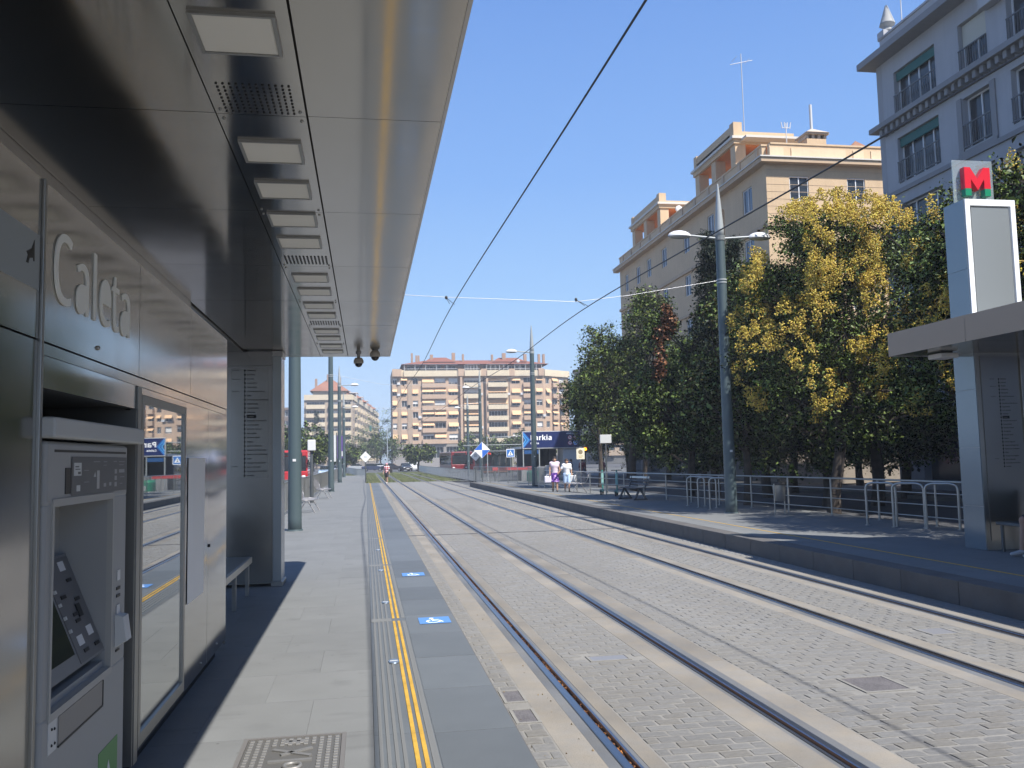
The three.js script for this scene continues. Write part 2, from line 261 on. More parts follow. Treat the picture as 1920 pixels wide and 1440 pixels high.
// blue marks painted on the edge tiles
function canvasTex(w, h, draw) { const c = document.createElement('canvas'); c.width = w; c.height = h; draw(c.getContext('2d'), w, h); const t = new THREE.CanvasTexture(c); t.colorSpace = THREE.SRGBColorSpace; t.magFilter = THREE.LinearFilter; return t; }
const wheelTex = canvasTex(256, 256, (x, w, h) => {
  x.fillStyle = '#5583bd'; x.fillRect(0, 0, w, h); x.strokeStyle = x.fillStyle = '#e8eef5'; x.lineWidth = 18; x.lineCap = 'round';
  x.beginPath(); x.arc(118, 165, 52, .2, 4.2); x.stroke(); x.beginPath(); x.moveTo(112, 78); x.lineTo(118, 140); x.lineTo(168, 140); x.lineTo(190, 195); x.stroke(); x.beginPath(); x.arc(108, 48, 19, 0, 7); x.fill(); x.lineWidth = 14; x.beginPath(); x.moveTo(114, 104); x.lineTo(160, 104); x.stroke();
});
[[-9.18, .685, 'blue wheelchair mark painted on the dark edge tiles, nearer one'], [-12.9, .665, 'blue wheelchair mark painted on the dark edge tiles, farther one']].forEach(([z, x, l]) => { const g = new THREE.PlaneGeometry(.32, .36); g.rotateX(-PI / 2); const o = mesh('floor_mark', g, new THREE.MeshStandardMaterial({ map: wheelTex, roughness: .6 })); o.position.set(x, P + .003, z); tag(o, l, 'floor mark'); });
// big manhole with cast squares
{
  const t = thing('manhole_cover', 'large cast iron manhole cover with raised studs on the near platform', 'manhole', [-.43, P, -5.1]), iron = mat([.15, .145, .135], .55, .45), iron2 = mat([.24, .235, .225], .5, .45);
  mesh('cover_frame', [box(-.3, .3, -.03, .003, -.5, -.475), box(-.3, .3, -.03, .003, .475, .5), box(-.3, -.275, -.03, .003, -.475, .475), box(.275, .3, -.03, .003, -.475, .475)], mat([.2, .19, .18], .6, .4), t);
  mesh('cover_plate', box(-.272, .272, -.03, -.004, -.472, .472), iron, t);
  for (let i = 0; i < 12; i++) for (let j = 0; j < 20; j++) { const x = -.247 + i * .045, z = -.44 + j * .0463; if (Math.abs(x) < .12 && Math.abs(z + .05) < .28) continue; mesh('stud', STUD(), iron2, t).position.set(x, 0, z); }
  function STUD() { return STUD.g ??= rbox(-.013, .013, -.006, .003, -.015, .015, .003, 1); }
  mesh('maker_plate', rbox(-.06, .06, -.006, .003, -.42, -.36, .004, 1), iron2, t);
  mesh('emblem', [beam(V(-.11, 0, -.26), V(.11, 0, -.12), .028, .008), beam(V(.11, 0, -.26), V(-.06, 0, -.16), .024, .008), box(-.12, .12, -.004, .004, -.07, -.04), new THREE.TorusGeometry(.045, .012, 6, 20).rotateX(PI / 2).translate(.02, 0, .04), box(-.1, .1, -.004, .004, .12, .15)], iron2, t);
}
// right platform
{
  const rp = structGroup('right_platform'), r = rng(66);
  mesh('platform_core', box(7.34, 12.25, -.1, P - .03, -62, 14), mat([.2, .2, .2], .95), rp);
  for (let z = 14; z > -62; z -= 1.2) mesh('kerb_stone', uvm(rbox(7.28, 7.62, -.06, P, Math.max(-62, z - 1.196), z, .012, 1), r() * 3, r() * 3), M.kerb, rp);
  const dark = M.slab, far = [];
  let n = 0; for (let z = 14; z > -62; z -= 1.2) { const xs = [7.625, 8.05, 8.4, 9.6, 10.9, 12.24]; for (let k = 0; k < 5; k++) { const g = uvm(box(xs[k] + .002, xs[k + 1] - .002, P - .03, P - .001 - .0015 * r(), Math.max(-62, z - 1.197), z), r() * 3, r() * 3); if (z < -8 && n < 230) { n++; mesh('paving_slab', g, dark[r() * 3 | 0], rp); } else far.push(g); } }
  stuff(mesh('far_slabs', far, dark[0], rp));
  mesh('yellow_rib', box(8.28, 8.32, P - .01, P + .003, -61, 12), mat([.5, .30, .04], .75), rp);
  mesh('ramp', (() => { const s = [[7.34, -62, P], [12.25, -62, P], [12.25, -68, .02], [8.4, -68, .02]].map(p => V(p[0], p[2] - .001, p[1])); const g = new THREE.BufferGeometry(); g.setAttribute('position', new THREE.Float32BufferAttribute([s[0], s[1], s[2], s[0], s[2], s[3]].flatMap(v => [v.x, v.y, v.z]), 3)); g.computeVertexNormals(); return uvm(g); })(), dark[2], rp);
}

{ // rust flakes and dry leaf bits gathered in the near rail's groove and along the kerb joint
  const g = new THREE.OctahedronGeometry(1, 0), n = 1500, im = new THREE.InstancedMesh(g, mat([1, 1, 1], .95), n), r = rng(777), m4 = new THREE.Matrix4(), q = new THREE.Quaternion(), c = new THREE.Color();
  for (let i = 0; i < n; i++) { const k = r(), z = -3.5 - 40 * Math.pow(r(), 1.7), s = .003 + .006 * r(); const x = k < .86 ? 1.615 + .03 + r() * .036 : k < .95 ? .93 + Math.pow(r(), 2) * .34 : 1.27 + r() * .22; q.setFromEuler(new THREE.Euler(r() * 6, r() * 6, r() * 6)); m4.compose(V(x, k < .86 ? -.024 + r() * .01 : k < .95 ? .002 : 0, z), q, V(s * 1.4, s * .5, s)); im.setMatrixAt(i, m4); const t = r(); k < .86 ? c.setRGB(.22 + .2 * t, .10 + .07 * t, .05) : c.setRGB(.16 + .1 * t, .12 + .07 * t, .08); im.setColorAt(i, c); }
  im.name = 'rust_debris'; im.userData = { kind: 'stuff', label: 'rust flakes and dry litter along the near rail groove', category: 'debris' }; scene.add(im);
}
// ---------------------------------------------------------------- station: canopy, kiosk, ticket machine, pylon
// sheet-steel panel with the slight oil-canning of thin plate; lies in the xz plane facing down (soffit) or in the zy plane facing +x
function plate(u0, u1, v0, v1, amp, seed, edge = .5) {
  const n = 14, r = rng(seed), ph = [r() * 6.3, r() * 6.3, r() * 6.3], a = [r() - .5, r() - .5, r() - .5], w = u1 - u0, h = v1 - v0;
  const g = new THREE.PlaneGeometry(w, h, n, n), p = g.attributes.position;
  for (let i = 0; i < p.count; i++) { const u = p.getX(i) / w + .5, v = p.getY(i) / h + .5; const e = Math.sin(PI * u) * Math.sin(PI * v); p.setZ(i, amp * (edge * e * (.6 + .6 * a[0]) + .35 * a[1] * Math.sin(6.3 * v + ph[0]) + .3 * a[2] * Math.sin(5 * u + ph[1]) * Math.cos(4 * v + ph[2]))); }
  g.computeVertexNormals(); return g;                    // x = u, y = v, faces +z
}
function soffitPlate(x0, x1, z0, z1, y, amp, seed) { const g = plate(x0, x1, z0, z1, amp, seed); g.rotateX(PI / 2); g.translate((x0 + x1) / 2, y, (z0 + z1) / 2); return uvm(g); }
function frontPlate(z0, z1, y0, y1, x, amp, seed) { const g = plate(z0, z1, y0, y1, amp, seed); g.rotateY(PI / 2); g.translate(x, (y0 + y1) / 2, (z0 + z1) / 2); return uvm(g); }
const HS = 3.5;                                          // soffit height
{
  const t = thing('shelter_canopy', 'brushed steel platform canopy with square light fittings in its underside', 'canopy', [0, 0, 0]);
  const joints = []; for (let z = 5.31; z > -12.2; z -= 1.535) joints.push(z); joints.push(-13.05);
  const G = .004; let sd = 300;
  for (let k = 0; k + 1 < joints.length; k++) {
    const za = joints[k] - G / 2, zb = joints[k + 1] + G / 2;
    mesh('soffit_panel', soffitPlate(-1.63, -.645, zb, za, HS, .0022, sd++), M.steel, t);
    mesh('soffit_panel', soffitPlate(-.243, .355, zb, za, HS, .0026, sd++), M.steel, t);
    mesh('light_strip_panel', soffitPlate(-.638, -.252, zb, za, HS - .003, .0009, sd++), M.steel, t);
    for (const x of [-.615, -.275]) for (const z of [za - .05, zb + .05]) mesh('screw', new THREE.SphereGeometry(.008, 8, 6).translate(x, HS - .003, z), M.steelDull, t);
  }
  mesh('gap_shadow_board', box(-1.63, .355, HS + .012, HS + .03, -13.0, 5.3), M.darkGap, t);
  mesh('roof_deck', box(-3.1, .35, HS + .032, HS + .3, -13.0, 5.3), M.steelDull, t);
  mesh('fascia', [box(.356, .372, HS - .002, HS + .36, -13.066, 5.3), box(-3.1, .355, HS - .002, HS + .36, -13.066, -13.052)], M.steelSoft, t);
  mesh('rear_soffit', box(-3.1, -1.65, HS - .02, HS + .01, -13.0, 5.3), M.steelDull, t);
  mesh('wall_trim', [box(-1.66, -1.632, HS - .09, HS + .01, -8.6, 5.3)], M.steelSoft, t);
  // light fittings: frame, diffuser
  const zs = [2.2, 1.6, .7, .1, -.9, -1.5, -2.5, -3.14, -4.36, -4.98, -5.6, -6.19, -7.4, -8.0, -8.72, -9.32, -10.45, -11.05, -11.8, -12.4];
  for (const z of zs) {
    const f = mesh('light_fitting', [box(-.592, -.578, HS - .016, HS - .002, z - .152, z + .152), box(-.312, -.298, HS - .016, HS - .002, z - .152, z + .152), box(-.578, -.312, HS - .016, HS - .002, z - .152, z - .14), box(-.578, -.312, HS - .016, HS - .002, z + .14, z + .152)], M.steelDull, t);
    mesh('diffuser', rbox(-.579, -.311, HS - .012, HS - .002, z - .141, z + .141, .004, 1), M.diffuser, f);
  }
  // perforated loudspeaker grilles and slotted vents
  const hole = new THREE.CylinderGeometry(.0052, .0052, .004, 8);
  for (const z0 of [-3.58, .98]) { const gs = []; for (let i = 0; i < 12; i++) for (let j = 0; j < 9; j++) gs.push(hole.clone().translate(-.59 + i * .0262, HS - .005, z0 - j * .036)); stuff(mesh('perforated_grille', gs, M.black, t)); }
  for (const z0 of [-6.62, -9.72]) for (let i = 0; i < 12; i++) mesh('vent_slot', box(-.595 + i * .0275, -.582 + i * .0275, HS - .007, HS - .001, z0 - .26, z0), M.black, t);
}
// dome cameras under the canopy's far end
function domeCam(x, z, drop, rad, label) {
  const t = thing('dome_camera', label, 'camera', [x, HS - .003, z], 0, 'dome cameras under the canopy'), d = drop;
  mesh('ceiling_plate', cyl(rad * .55, rad * .6, -.02, 0), M.grey, t);
  mesh('stem', cyl(rad * .32, rad * .36, -d + rad * 1.0, -.015), M.grey, t);
  mesh('housing', lathe([[.001, -d + rad * 1.1], [rad * .7, -d + rad * 1.05], [rad, -d + rad * .55], [rad, -d - rad * .05], [rad * .9, -d - rad * .12], [.001, -d - rad * .12]], 24), mat([.42, .38, .32], .5), t);
  mesh('dome', (() => { const g = new THREE.SphereGeometry(rad * .78, 20, 10, 0, 6.2832, PI / 2, PI / 2); g.translate(0, -d - rad * .1, 0); return g; })(), phys([.02, .02, .025], .08, 0), t);
}
domeCam(-.09, -12.55, .15, .07, 'dome camera on a longer stem under canopy end, beside the light strip');
domeCam(.14, -12.3, .085, .072, 'dome camera close to the canopy outer edge');
{ // kiosk clad in steel
  const K = -1.215, s = .98, t = thing('station_kiosk', 'steel clad station kiosk with cut out lettering and a mirrored glass window', 'kiosk', [0, 0, 0]);
  const ZE = -8.06, zL = -3.545;
  mesh('carcass', [box(-2.5, K - .06, 2.27, 3.06, ZE + .012, 4), box(-2.5, K - .06, P + .1, 2.27, ZE + .012, -4.96), box(-2.5, K - .06, P + .1, 2.27, -3.5, 4), box(-2.5, -1.78, P + .1, 2.27, -4.96, -3.5)], M.steelDull, t);
  mesh('plinth', box(-2.45, K - .08, P, P + .14, ZE + .05, 4), M.darkGap, t);
  let sd = 500; const pan = (n, z0, z1, y0, y1, m, amp = .0016, x = K) => { const f = mesh(n, [frontPlate(z1 + .003, z0 - .003, y0 + .003, y1 - .003, x, amp, sd++)], m, t); mesh('panel_back', box(x - .05, x - .004, y0 + .004, y1 - .004, z1 + .004, z0 - .004), M.steelDull, f); return f; };
  // upper row
  const up = phys([.45, .43, .395], .18, 1, { roughnessMap: T.smear });
  pan('upper_panel', 4, -.5, 2.435, 3.06, up); pan('upper_panel', -.5, -2.0, 2.435, 3.06, up); pan('upper_panel', -2.0, zL + .03, 2.435, 3.06, up);
  const name = pan('name_panel', zL, -5.0, 2.435, 3.06, up, .0018); pan('upper_panel', -5.0, -6.42, 2.435, 3.06, up, .002); pan('upper_panel', -6.42, ZE, 2.435, 3.06, up, .002);
  mesh('top_edge_trim', box(K - .06, K - .02, 3.06, 3.075, ZE, 4), M.steelSoft, t);
  mesh('end_panel', [box(-2.5, K - .004, P + .1, 3.058, ZE, ZE + .01)], M.steelSoft, t);
  mesh('corner_post', rbox(K - .05, K + .012, P + .02, 3.06, zL + .002, zL + .028, .004, 1), M.steelDull, t);
  mesh('rail_band', box(K - .05, K - .002, 2.385, 2.43, ZE, zL), up, t);
  // left of the corner post: dark glass showcase
  mesh('lower_panel', box(K - .04, K - .002, P + .1, 2.43, zL + .03, 4), phys([.4, .39, .37], .22, 1, { roughnessMap: T.smear }), t);
  mesh('notice', box(K - .001, K + .002, 2.62, 2.83, -3.5, -3.1), mat([.26, .29, .31], .4), t);
  mesh('notice_print', (() => { const sh = new THREE.Shape(); [[0, 0], [.015, .03], [.0, .04], [.05, .062], [.075, .1], [.078, .02], [.07, .018], [.065, .03], [.03, .022], [.02, .0]].forEach((p, i) => i ? sh.lineTo(...p) : sh.moveTo(...p)); const g = new THREE.ExtrudeGeometry(sh, { depth: .001, bevelEnabled: false }); g.rotateY(PI / 2); g.translate(K + .0025, 2.70, -3.37); return g; })(), M.black, t);
  mesh('name_screw', new THREE.SphereGeometry(.011, 10, 8).translate(K + .002, 2.497, -4.25), M.steelDull, t);
  // lintel, recess over the ticket machine
  pan('lintel_panel', zL, -4.94, 2.255, 2.385, up); mesh('machine_recess', box(K - .5, K - .45, .4, 2.26, -4.9, zL), M.black, t);
  mesh('machine_jamb', [box(K - .45, K + .004, P + .1, 2.25, -4.95, -4.935), box(K - .03, K + .01, P + .1, 2.38, -5.03, -4.955)], M.steelDull, t);
  // mirrored glass window with a paper plan behind
  const wf = mesh('window', box(K - .012, K - .004, .52, 2.295, -6.2, -5.1), phys([.5, .52, .52], .015, 1), t);
  mesh('window_frame', [box(K - .03, K + .008, .455, .52, -6.25, -5.05), box(K - .03, K + .008, 2.295, 2.34, -6.25, -5.05), box(K - .03, K + .008, .52, 2.295, -5.1, -5.05), box(K - .03, K + .008, .52, 2.295, -6.25, -6.2)], M.steelDull, wf);
  pan('lower_panel', -5.04, -6.28, P + .13, .45, up, .0008); pan('lower_panel', -5.04, -6.28, 2.342, 2.384, up, .0004);
  const door = phys([.48, .46, .43], .12, 1, { roughnessMap: T.smear });
  pan('door_panel', -6.28, -7.14, P + .13, 2.384, door, .0035); pan('door_panel', -7.14, ZE, P + .13, 2.384, door, .004);
  mesh('paper_notice', (() => { const sh = new THREE.Shape(); sh.moveTo(-6.34, 1.0); sh.lineTo(-6.95, 1.0); sh.lineTo(-6.98, 2.0); sh.lineTo(-6.35, 2.0); const g = new THREE.ExtrudeGeometry(sh, { depth: .001, bevelEnabled: false }); g.rotateY(-PI / 2); g.scale(1, 1, 1); const p = g.attributes.position; return g; })(), mat([.72, .72, .72], .35), t).position.set(K + .006, 0, 0);
  mesh('door_lock', [cyl(.012, .012, -.006, .006).rotateZ(PI / 2).translate(K + .004, 1.32, -7.2)], M.black, t);
  for (const z of [-5.3, -5.9, -6.9, -7.6]) mesh('rivet', new THREE.SphereGeometry(.008, 8, 6).translate(K, P + .19, z), M.steelDull, t);
  // the station's name: letters with filled bowls, pale acrylic set in the steel
  const font = await new FontLoader().loadAsync('fonts/droid/droid_sans_regular.typeface.json');
  const pale = mat([.78, .78, .74], .4), gap = mat([.05, .05, .05], .8);
  const adv = { C: .275, a: .222, l: .108, e: .205, t: .15 }; let zc = -3.63;
  for (const ch of 'Caleta') {
    const shapes = font.generateShapes(ch, .315); shapes.forEach(q => { q.holes = []; });
    const g = new THREE.ExtrudeGeometry(shapes, { depth: .006, bevelEnabled: false, curveSegments: 10 }); g.scale(.92, .92, 1); g.rotateY(PI / 2);
    const l = mesh('letter', g, pale, name); l.position.set(K + .0015, 2.615, zc); zc -= adv[ch];
  }
}
{ // ticket machine
  const X = -1.19, t = thing('ticket_machine', 'grey ticket vending machine with recessed console set in kiosk front', 'ticket machine', [0, 0, 0]);
  const z0 = -3.56, z1 = -4.70, b0 = -3.64, b1 = -4.43, y0 = P + .72, y1 = P + 1.5, back = -1.42, body = M.grey;
  mesh('body', [rbox(back - .2, X, P + .12, y0, z1, z0, .02), rbox(back - .2, X, y1, P + 1.755, z1, z0, .02), rbox(back - .2, X - .001, y0 - .02, y1 + .02, b0, z0, .02), rbox(back - .2, X - .001, y0 - .02, y1 + .02, z1, b1, .02), box(back - .18, back, y0 - .01, y1 + .01, b1 - .01, b0 + .01)], body, t);
  mesh('hood', rbox(back - .2, X + .035, P + 1.765, P + 1.845, -4.88, z0 + .02, .012), mat([.42, .43, .43], .5), t);
  mesh('seam_slit', box(X - .01, X + .001, P + 1.712, P + 1.722, z1 + .04, z0 - .08), M.black, t);
  mesh('bay_frame', [box(X - .02, X + .006, y1, y1 + .03, b1 - .02, b0 + .02), box(X - .02, X + .006, y0 - .03, y0, b1 - .02, b0 + .02), box(X - .02, X + .006, y0, y1, b0, b0 + .02), box(X - .02, X + .006, y0, y1, b1 - .02, b1)], mat([.36, .35, .33], .5), t);
  // instruction panel with printed steps
  const pt = canvasTex(512, 256, (c, w, h) => { c.fillStyle = '#4d5054'; c.fillRect(0, 0, w, h); c.fillStyle = '#b9bcbb'; c.fillRect(18, 40, 60, 86); c.fillRect(40, 190, 30, 40); c.fillStyle = '#3a3d40'; c.fillRect(28, 62, 30, 8); c.fillRect(28, 80, 40, 6); c.fillRect(50, 100, 22, 16); c.fillStyle = '#7d8084'; [[100, 90, 40, 5], [100, 170, 44, 5], [180, 30, 60, 6], [272, 30, 34, 6], [372, 28, 34, 6], [428, 30, 64, 6], [272, 56, 30, 5], [430, 54, 50, 5]].forEach(q => c.fillRect(...q)); c.fillStyle = '#a3a5a6'; c.fillRect(212, 96, 24, 130); c.beginPath(); c.moveTo(182, 140); c.lineTo(196, 104); c.lineTo(204, 140); c.fill(); c.fillStyle = '#8d9093'; [[276, 190, 24, 26], [330, 186, 22, 26], [384, 90, 24, 34], [384, 140, 24, 34], [384, 188, 24, 34], [430, 92, 60, 26], [440, 150, 50, 4], [440, 200, 30, 4]].forEach(q => c.fillRect(...q)); });
  const ig = new THREE.PlaneGeometry(.83, .16); ig.rotateY(PI / 2);
  const ip = mesh('instruction_panel', ig, new THREE.MeshStandardMaterial({ map: pt, roughness: .4 }), t); ip.position.set(X + .003, P + 1.615, -4.25);
  mesh('barcode_reader', box(X - .01, X + .003, P + 1.545, P + 1.65, -3.83, -3.765), M.black, t);
  // sloped console with screen and keys
  const con = new THREE.Group(); con.name = 'console'; con.position.set(0, 0, 0); t.add(con);
  const A = V(back + .03, P + 1.25, 0), B = V(X - .02, P + .80, 0), L = A.distanceTo(B), ang = Math.atan2(A.y - B.y, B.x - A.x);
  const onSlope = (g, w, d) => { g.rotateZ(-ang); g.translate((A.x + B.x) / 2, (A.y + B.y) / 2, 0); return g; };   // local x down the slope, y out
  const sl = (x0, x1, y0_, y1_, za, zb) => onSlope(box(x0, x1, y0_, y1_, za, zb));
  const h = L / 2;
  mesh('console_plate', sl(-h, h, -.03, 0, b1 + .002, b0 - .002), mat([.2, .2, .2], .5), con);
  mesh('touch_screen', sl(-h + .06, h - .06, 0, .004, -4.06, b0 - .03), phys([.015, .02, .022], .1, 0), con);
  mesh('key_panel', sl(-h + .01, h - .01, 0, .004, b1 + .02, -4.09), mat([.13, .13, .135], .5), con);
  const st = M.white, bk = M.black;
  for (const [x, z] of [[-h + .05, -4.14], [-h + .05, -4.30], [h - .10, -4.18], [h - .12, -4.33]]) { const k = mesh('sticker', sl(x - .022, x + .022, .004, .006, z - .035, z + .035), st, con); }
  for (const [x, z] of [[-.06, -4.18], [-.03, -4.33], [.03, -4.24], [.06, -4.24], [h - .05, -4.2], [h - .05, -4.35], [-h + .12, -4.32]]) mesh('slot', sl(x - .008, x + .008, .004, .008, z - .03, z + .03), bk, con);
  mesh('keypad', sl(-.01, .05, .004, .01, -4.32, -4.27), bk, con);
  for (let i = 0; i < 4; i++) mesh('key', sl(-.1 + i * .06, -.085 + i * .06, .004, .014, -4.105, -4.09), M.greyLight, con);
  mesh('shelf', box(back, X - .03, y0, y0 + .03, b1, b0), M.grey, t);
  // right stile: stickers, slots, card reader
  for (const y of [1.13, .965]) mesh('sticker', box(X, X + .003, P + y - .028, P + y + .02, -4.585, -4.535), st, t);
  for (const y of [1.065, 1.03]) mesh('slot', box(X, X + .003, P + y - .008, P + y + .006, -4.59, -4.53), bk, t);
  mesh('card_reader', (() => { const s = new THREE.Shape(); s.moveTo(0, 0); s.lineTo(.05, .03); s.lineTo(.035, .14); s.lineTo(0, .15); const g = new THREE.ExtrudeGeometry(s, { depth: .08, bevelEnabled: true, bevelSize: .004, bevelThickness: .004, bevelSegments: 1 }); g.translate(X, P + .79, -4.6); return g; })(), M.greyLight, t);
  mesh('reader_slot', box(X, X + .003, P + .765, P + .775, -4.59, -4.53), bk, t);
  // flap, plate and green arrow below
  const fl = mesh('return_flap', box(X - .002, X + .003, P + .575, P + .685, -4.32, -3.745), mat([.24, .225, .21], .5), t); mesh('flap_edge', [box(X - .002, X + .006, P + .568, P + .575, -4.325, -3.74), box(X - .002, X + .006, P + .575, P + .685, -4.327, -4.32)], bk, fl);
  mesh('lock_plate', rbox(X - .002, X + .004, P + .57, P + .69, -3.72, -3.63, .003, 1), M.greyLight, t);
  for (const [y, z] of [[.66, -3.66], [.655, -3.69], [.6, -3.66], [.6, -3.695]]) mesh('rivet', new THREE.SphereGeometry(.006, 8, 6).translate(X + .004, P + y, z), bk, t);
  mesh('arrow_sign', box(X, X + .002, P + .16, P + .37, -4.58, -4.28), mat([.09, .26, .08], .5), t);
  mesh('arrow', (() => { const s = new THREE.Shape(); [[0, .13], [-.07, .0], [-.03, .0], [-.03, -.06], [.03, -.06], [.03, 0], [.07, 0]].forEach((p, i) => i ? s.lineTo(...p) : s.moveTo(...p)); const g = new THREE.ExtrudeGeometry(s, { depth: .001, bevelEnabled: false }); g.rotateY(PI / 2); g.translate(X + .003, P + .17, -4.43); return g; })(), M.white, t);
}
// line plan printed on the pylons
const stops = 'Albolote,Juncaril,Vicuña,Anfiteatro,Maracena,Cerrillo Maracena,Jaén,Estación de Autobuses,Argentinita,Luis Amador,Villarejo,Caleta,Estación Ferrocarril,Universidad,Méndez Núñez,Recogidas,Alcázar Genil,Hípica,Andrés Segovia,Palacio de Deportes,Nuevo Los Cármenes,Dílar,Parque Tecnológico,Sierra Nevada,Fernando de los Ríos,Armilla'.split(',');
const planTex = canvasTex(512, 1536, (x, w, h) => {
  x.fillStyle = '#6f6c66'; x.clearRect(0, 0, w, h); x.fillStyle = '#0c0c0c'; x.strokeStyle = '#0c0c0c'; x.lineWidth = 6; x.beginPath(); x.moveTo(190, 30); x.lineTo(190, 1506); x.stroke(); x.font = 'bold 27px sans-serif';
  stops.forEach((n, i) => { const y = 30 + i * 59; x.fillStyle = '#0c0c0c'; x.beginPath(); x.arc(190, y, 13, 0, 7); x.fill(); if (n === 'Caleta') { x.fillRect(216, y - 24, 130, 46); x.fillStyle = '#8a877f'; x.fillText(n, 226, y + 10); x.fillStyle = '#0c0c0c'; } else x.fillText(n, 222, y + 9); });
  x.font = '24px sans-serif'; [['Albolote', 36], ['Maracena', 160], ['Granada', 332], ['Armilla', 1380]].forEach(([n, y]) => x.fillText(n, 20, y));
});
const planMat = new THREE.MeshStandardMaterial({ map: planTex, transparent: true, alphaTest: .4, roughness: .6 });
{
  const t = thing('information_pylon', 'tall steel pylon with printed line plan under the near canopy', 'pylon', [0, 0, -12.3]);
  mesh('body', box(-2.15, -1.25, P + .04, HS - .02, -.48, -.02), M.steelDull, t);
  mesh('front_panel', [(() => { const g = plate(-2.15, -1.252, P + .05, 3.28, .0012, 61); g.translate(-1.70, (P + 3.33) / 2, 0); return uvm(g); })()], phys([.40, .39, .37], .26, 1), t);
  mesh('top_panel', [(() => { const g = plate(-2.15, -1.252, 3.29, HS - .02, .0006, 62); g.translate(-1.70, (3.29 + HS - .02) / 2, 0); return uvm(g); })()], phys([.40, .39, .37], .26, 1), t);
  mesh('glass_post', rbox(-1.247, -1.135, P + .06, 3.42, -.48, .006, .006, 1), phys([.34, .37, .38], .22, .3), t);
  mesh('base_shoe', rbox(-1.27, -1.115, P, P + .06, -.5, .02, .005, 1), M.steelDull, t);
  mesh('cap', box(-1.26, -1.12, 3.42, HS - .01, -.47, 0), M.steelSoft, t);
  const pl = mesh('line_plan', new THREE.PlaneGeometry(.5, 1.49), planMat, t); pl.position.set(-1.555, P + 2.205, .004);
}
{ // leaning bench between kiosk and pylon
  const t = thing('platform_bench', 'dark steel slab bench between the kiosk and the pylon', 'bench', [0, P, 0]);
  mesh('seat', rbox(-1.92, -1.45, .43, .48, -11.6, -8.15, .008, 1), M.steelDull, t);
  mesh('front_rail', rbox(-1.449, -1.43, .40, .475, -11.6, -8.15, .004, 1), M.steelSoft, t);
  for (const z of [-8.7, -10.4, -11.5]) { mesh('leg', rbox(-1.50, -1.455, 0, .43, z - .025, z + .025, .004, 1), M.steelDull, t); mesh('leg', rbox(-1.9, -1.85, 0, .43, z - .025, z + .025, .004, 1), M.steelDull, t); }
  mesh('backrest', rbox(-1.97, -1.94, .3, 1.0, -11.6, -8.15, .005, 1), M.railDark, t);
}
// ---------------------------------------------------------------- shelter on the far platform
{
  const t = thing('shelter_canopy', 'tan edged canopy of the opposite platform shelter, cut by the frame', 'canopy', [0, 0, 0]), X0 = 8.6, Z = -13.2;
  const joints = [Z]; for (let z = Z + 1.9; z < 6; z += 1.535) joints.push(z);
  for (let k = 0; k + 1 < joints.length; k++) { const g = frontPlate(joints[k] + .003, joints[k + 1] - .003, HS - .01, HS + .375, 0, .0012, 700 + k); g.rotateY(PI); g.translate(X0, 0, joints[k] + joints[k + 1]); mesh('fascia_panel', uvm(g), mat([.33, .245, .17], .5, 0), t); mesh('soffit_panel', soffitPlate(X0 + .01, 11.3, joints[k] + .003, joints[k + 1] - .003, HS, .002, 720 + k), M.steel, t); }
  mesh('roof_deck', box(X0 + .006, 11.6, HS + .03, HS + .36, Z + .01, joints.at(-1)), M.steelDull, t);
  mesh('end_fascia', box(X0 + .004, 11.6, HS - .01, HS + .374, Z - .004, Z + .008), M.steelSoft, t);
  mesh('gap_shadow_board', box(X0 + .01, 11.6, HS + .012, HS + .03, Z + .02, joints.at(-1)), M.darkGap, t);
  const g = mesh('soffit_lamp', rbox(9.1, 9.42, HS - .10, HS - .02, -12.9, -12.55, .02), M.greyLight, t);
}
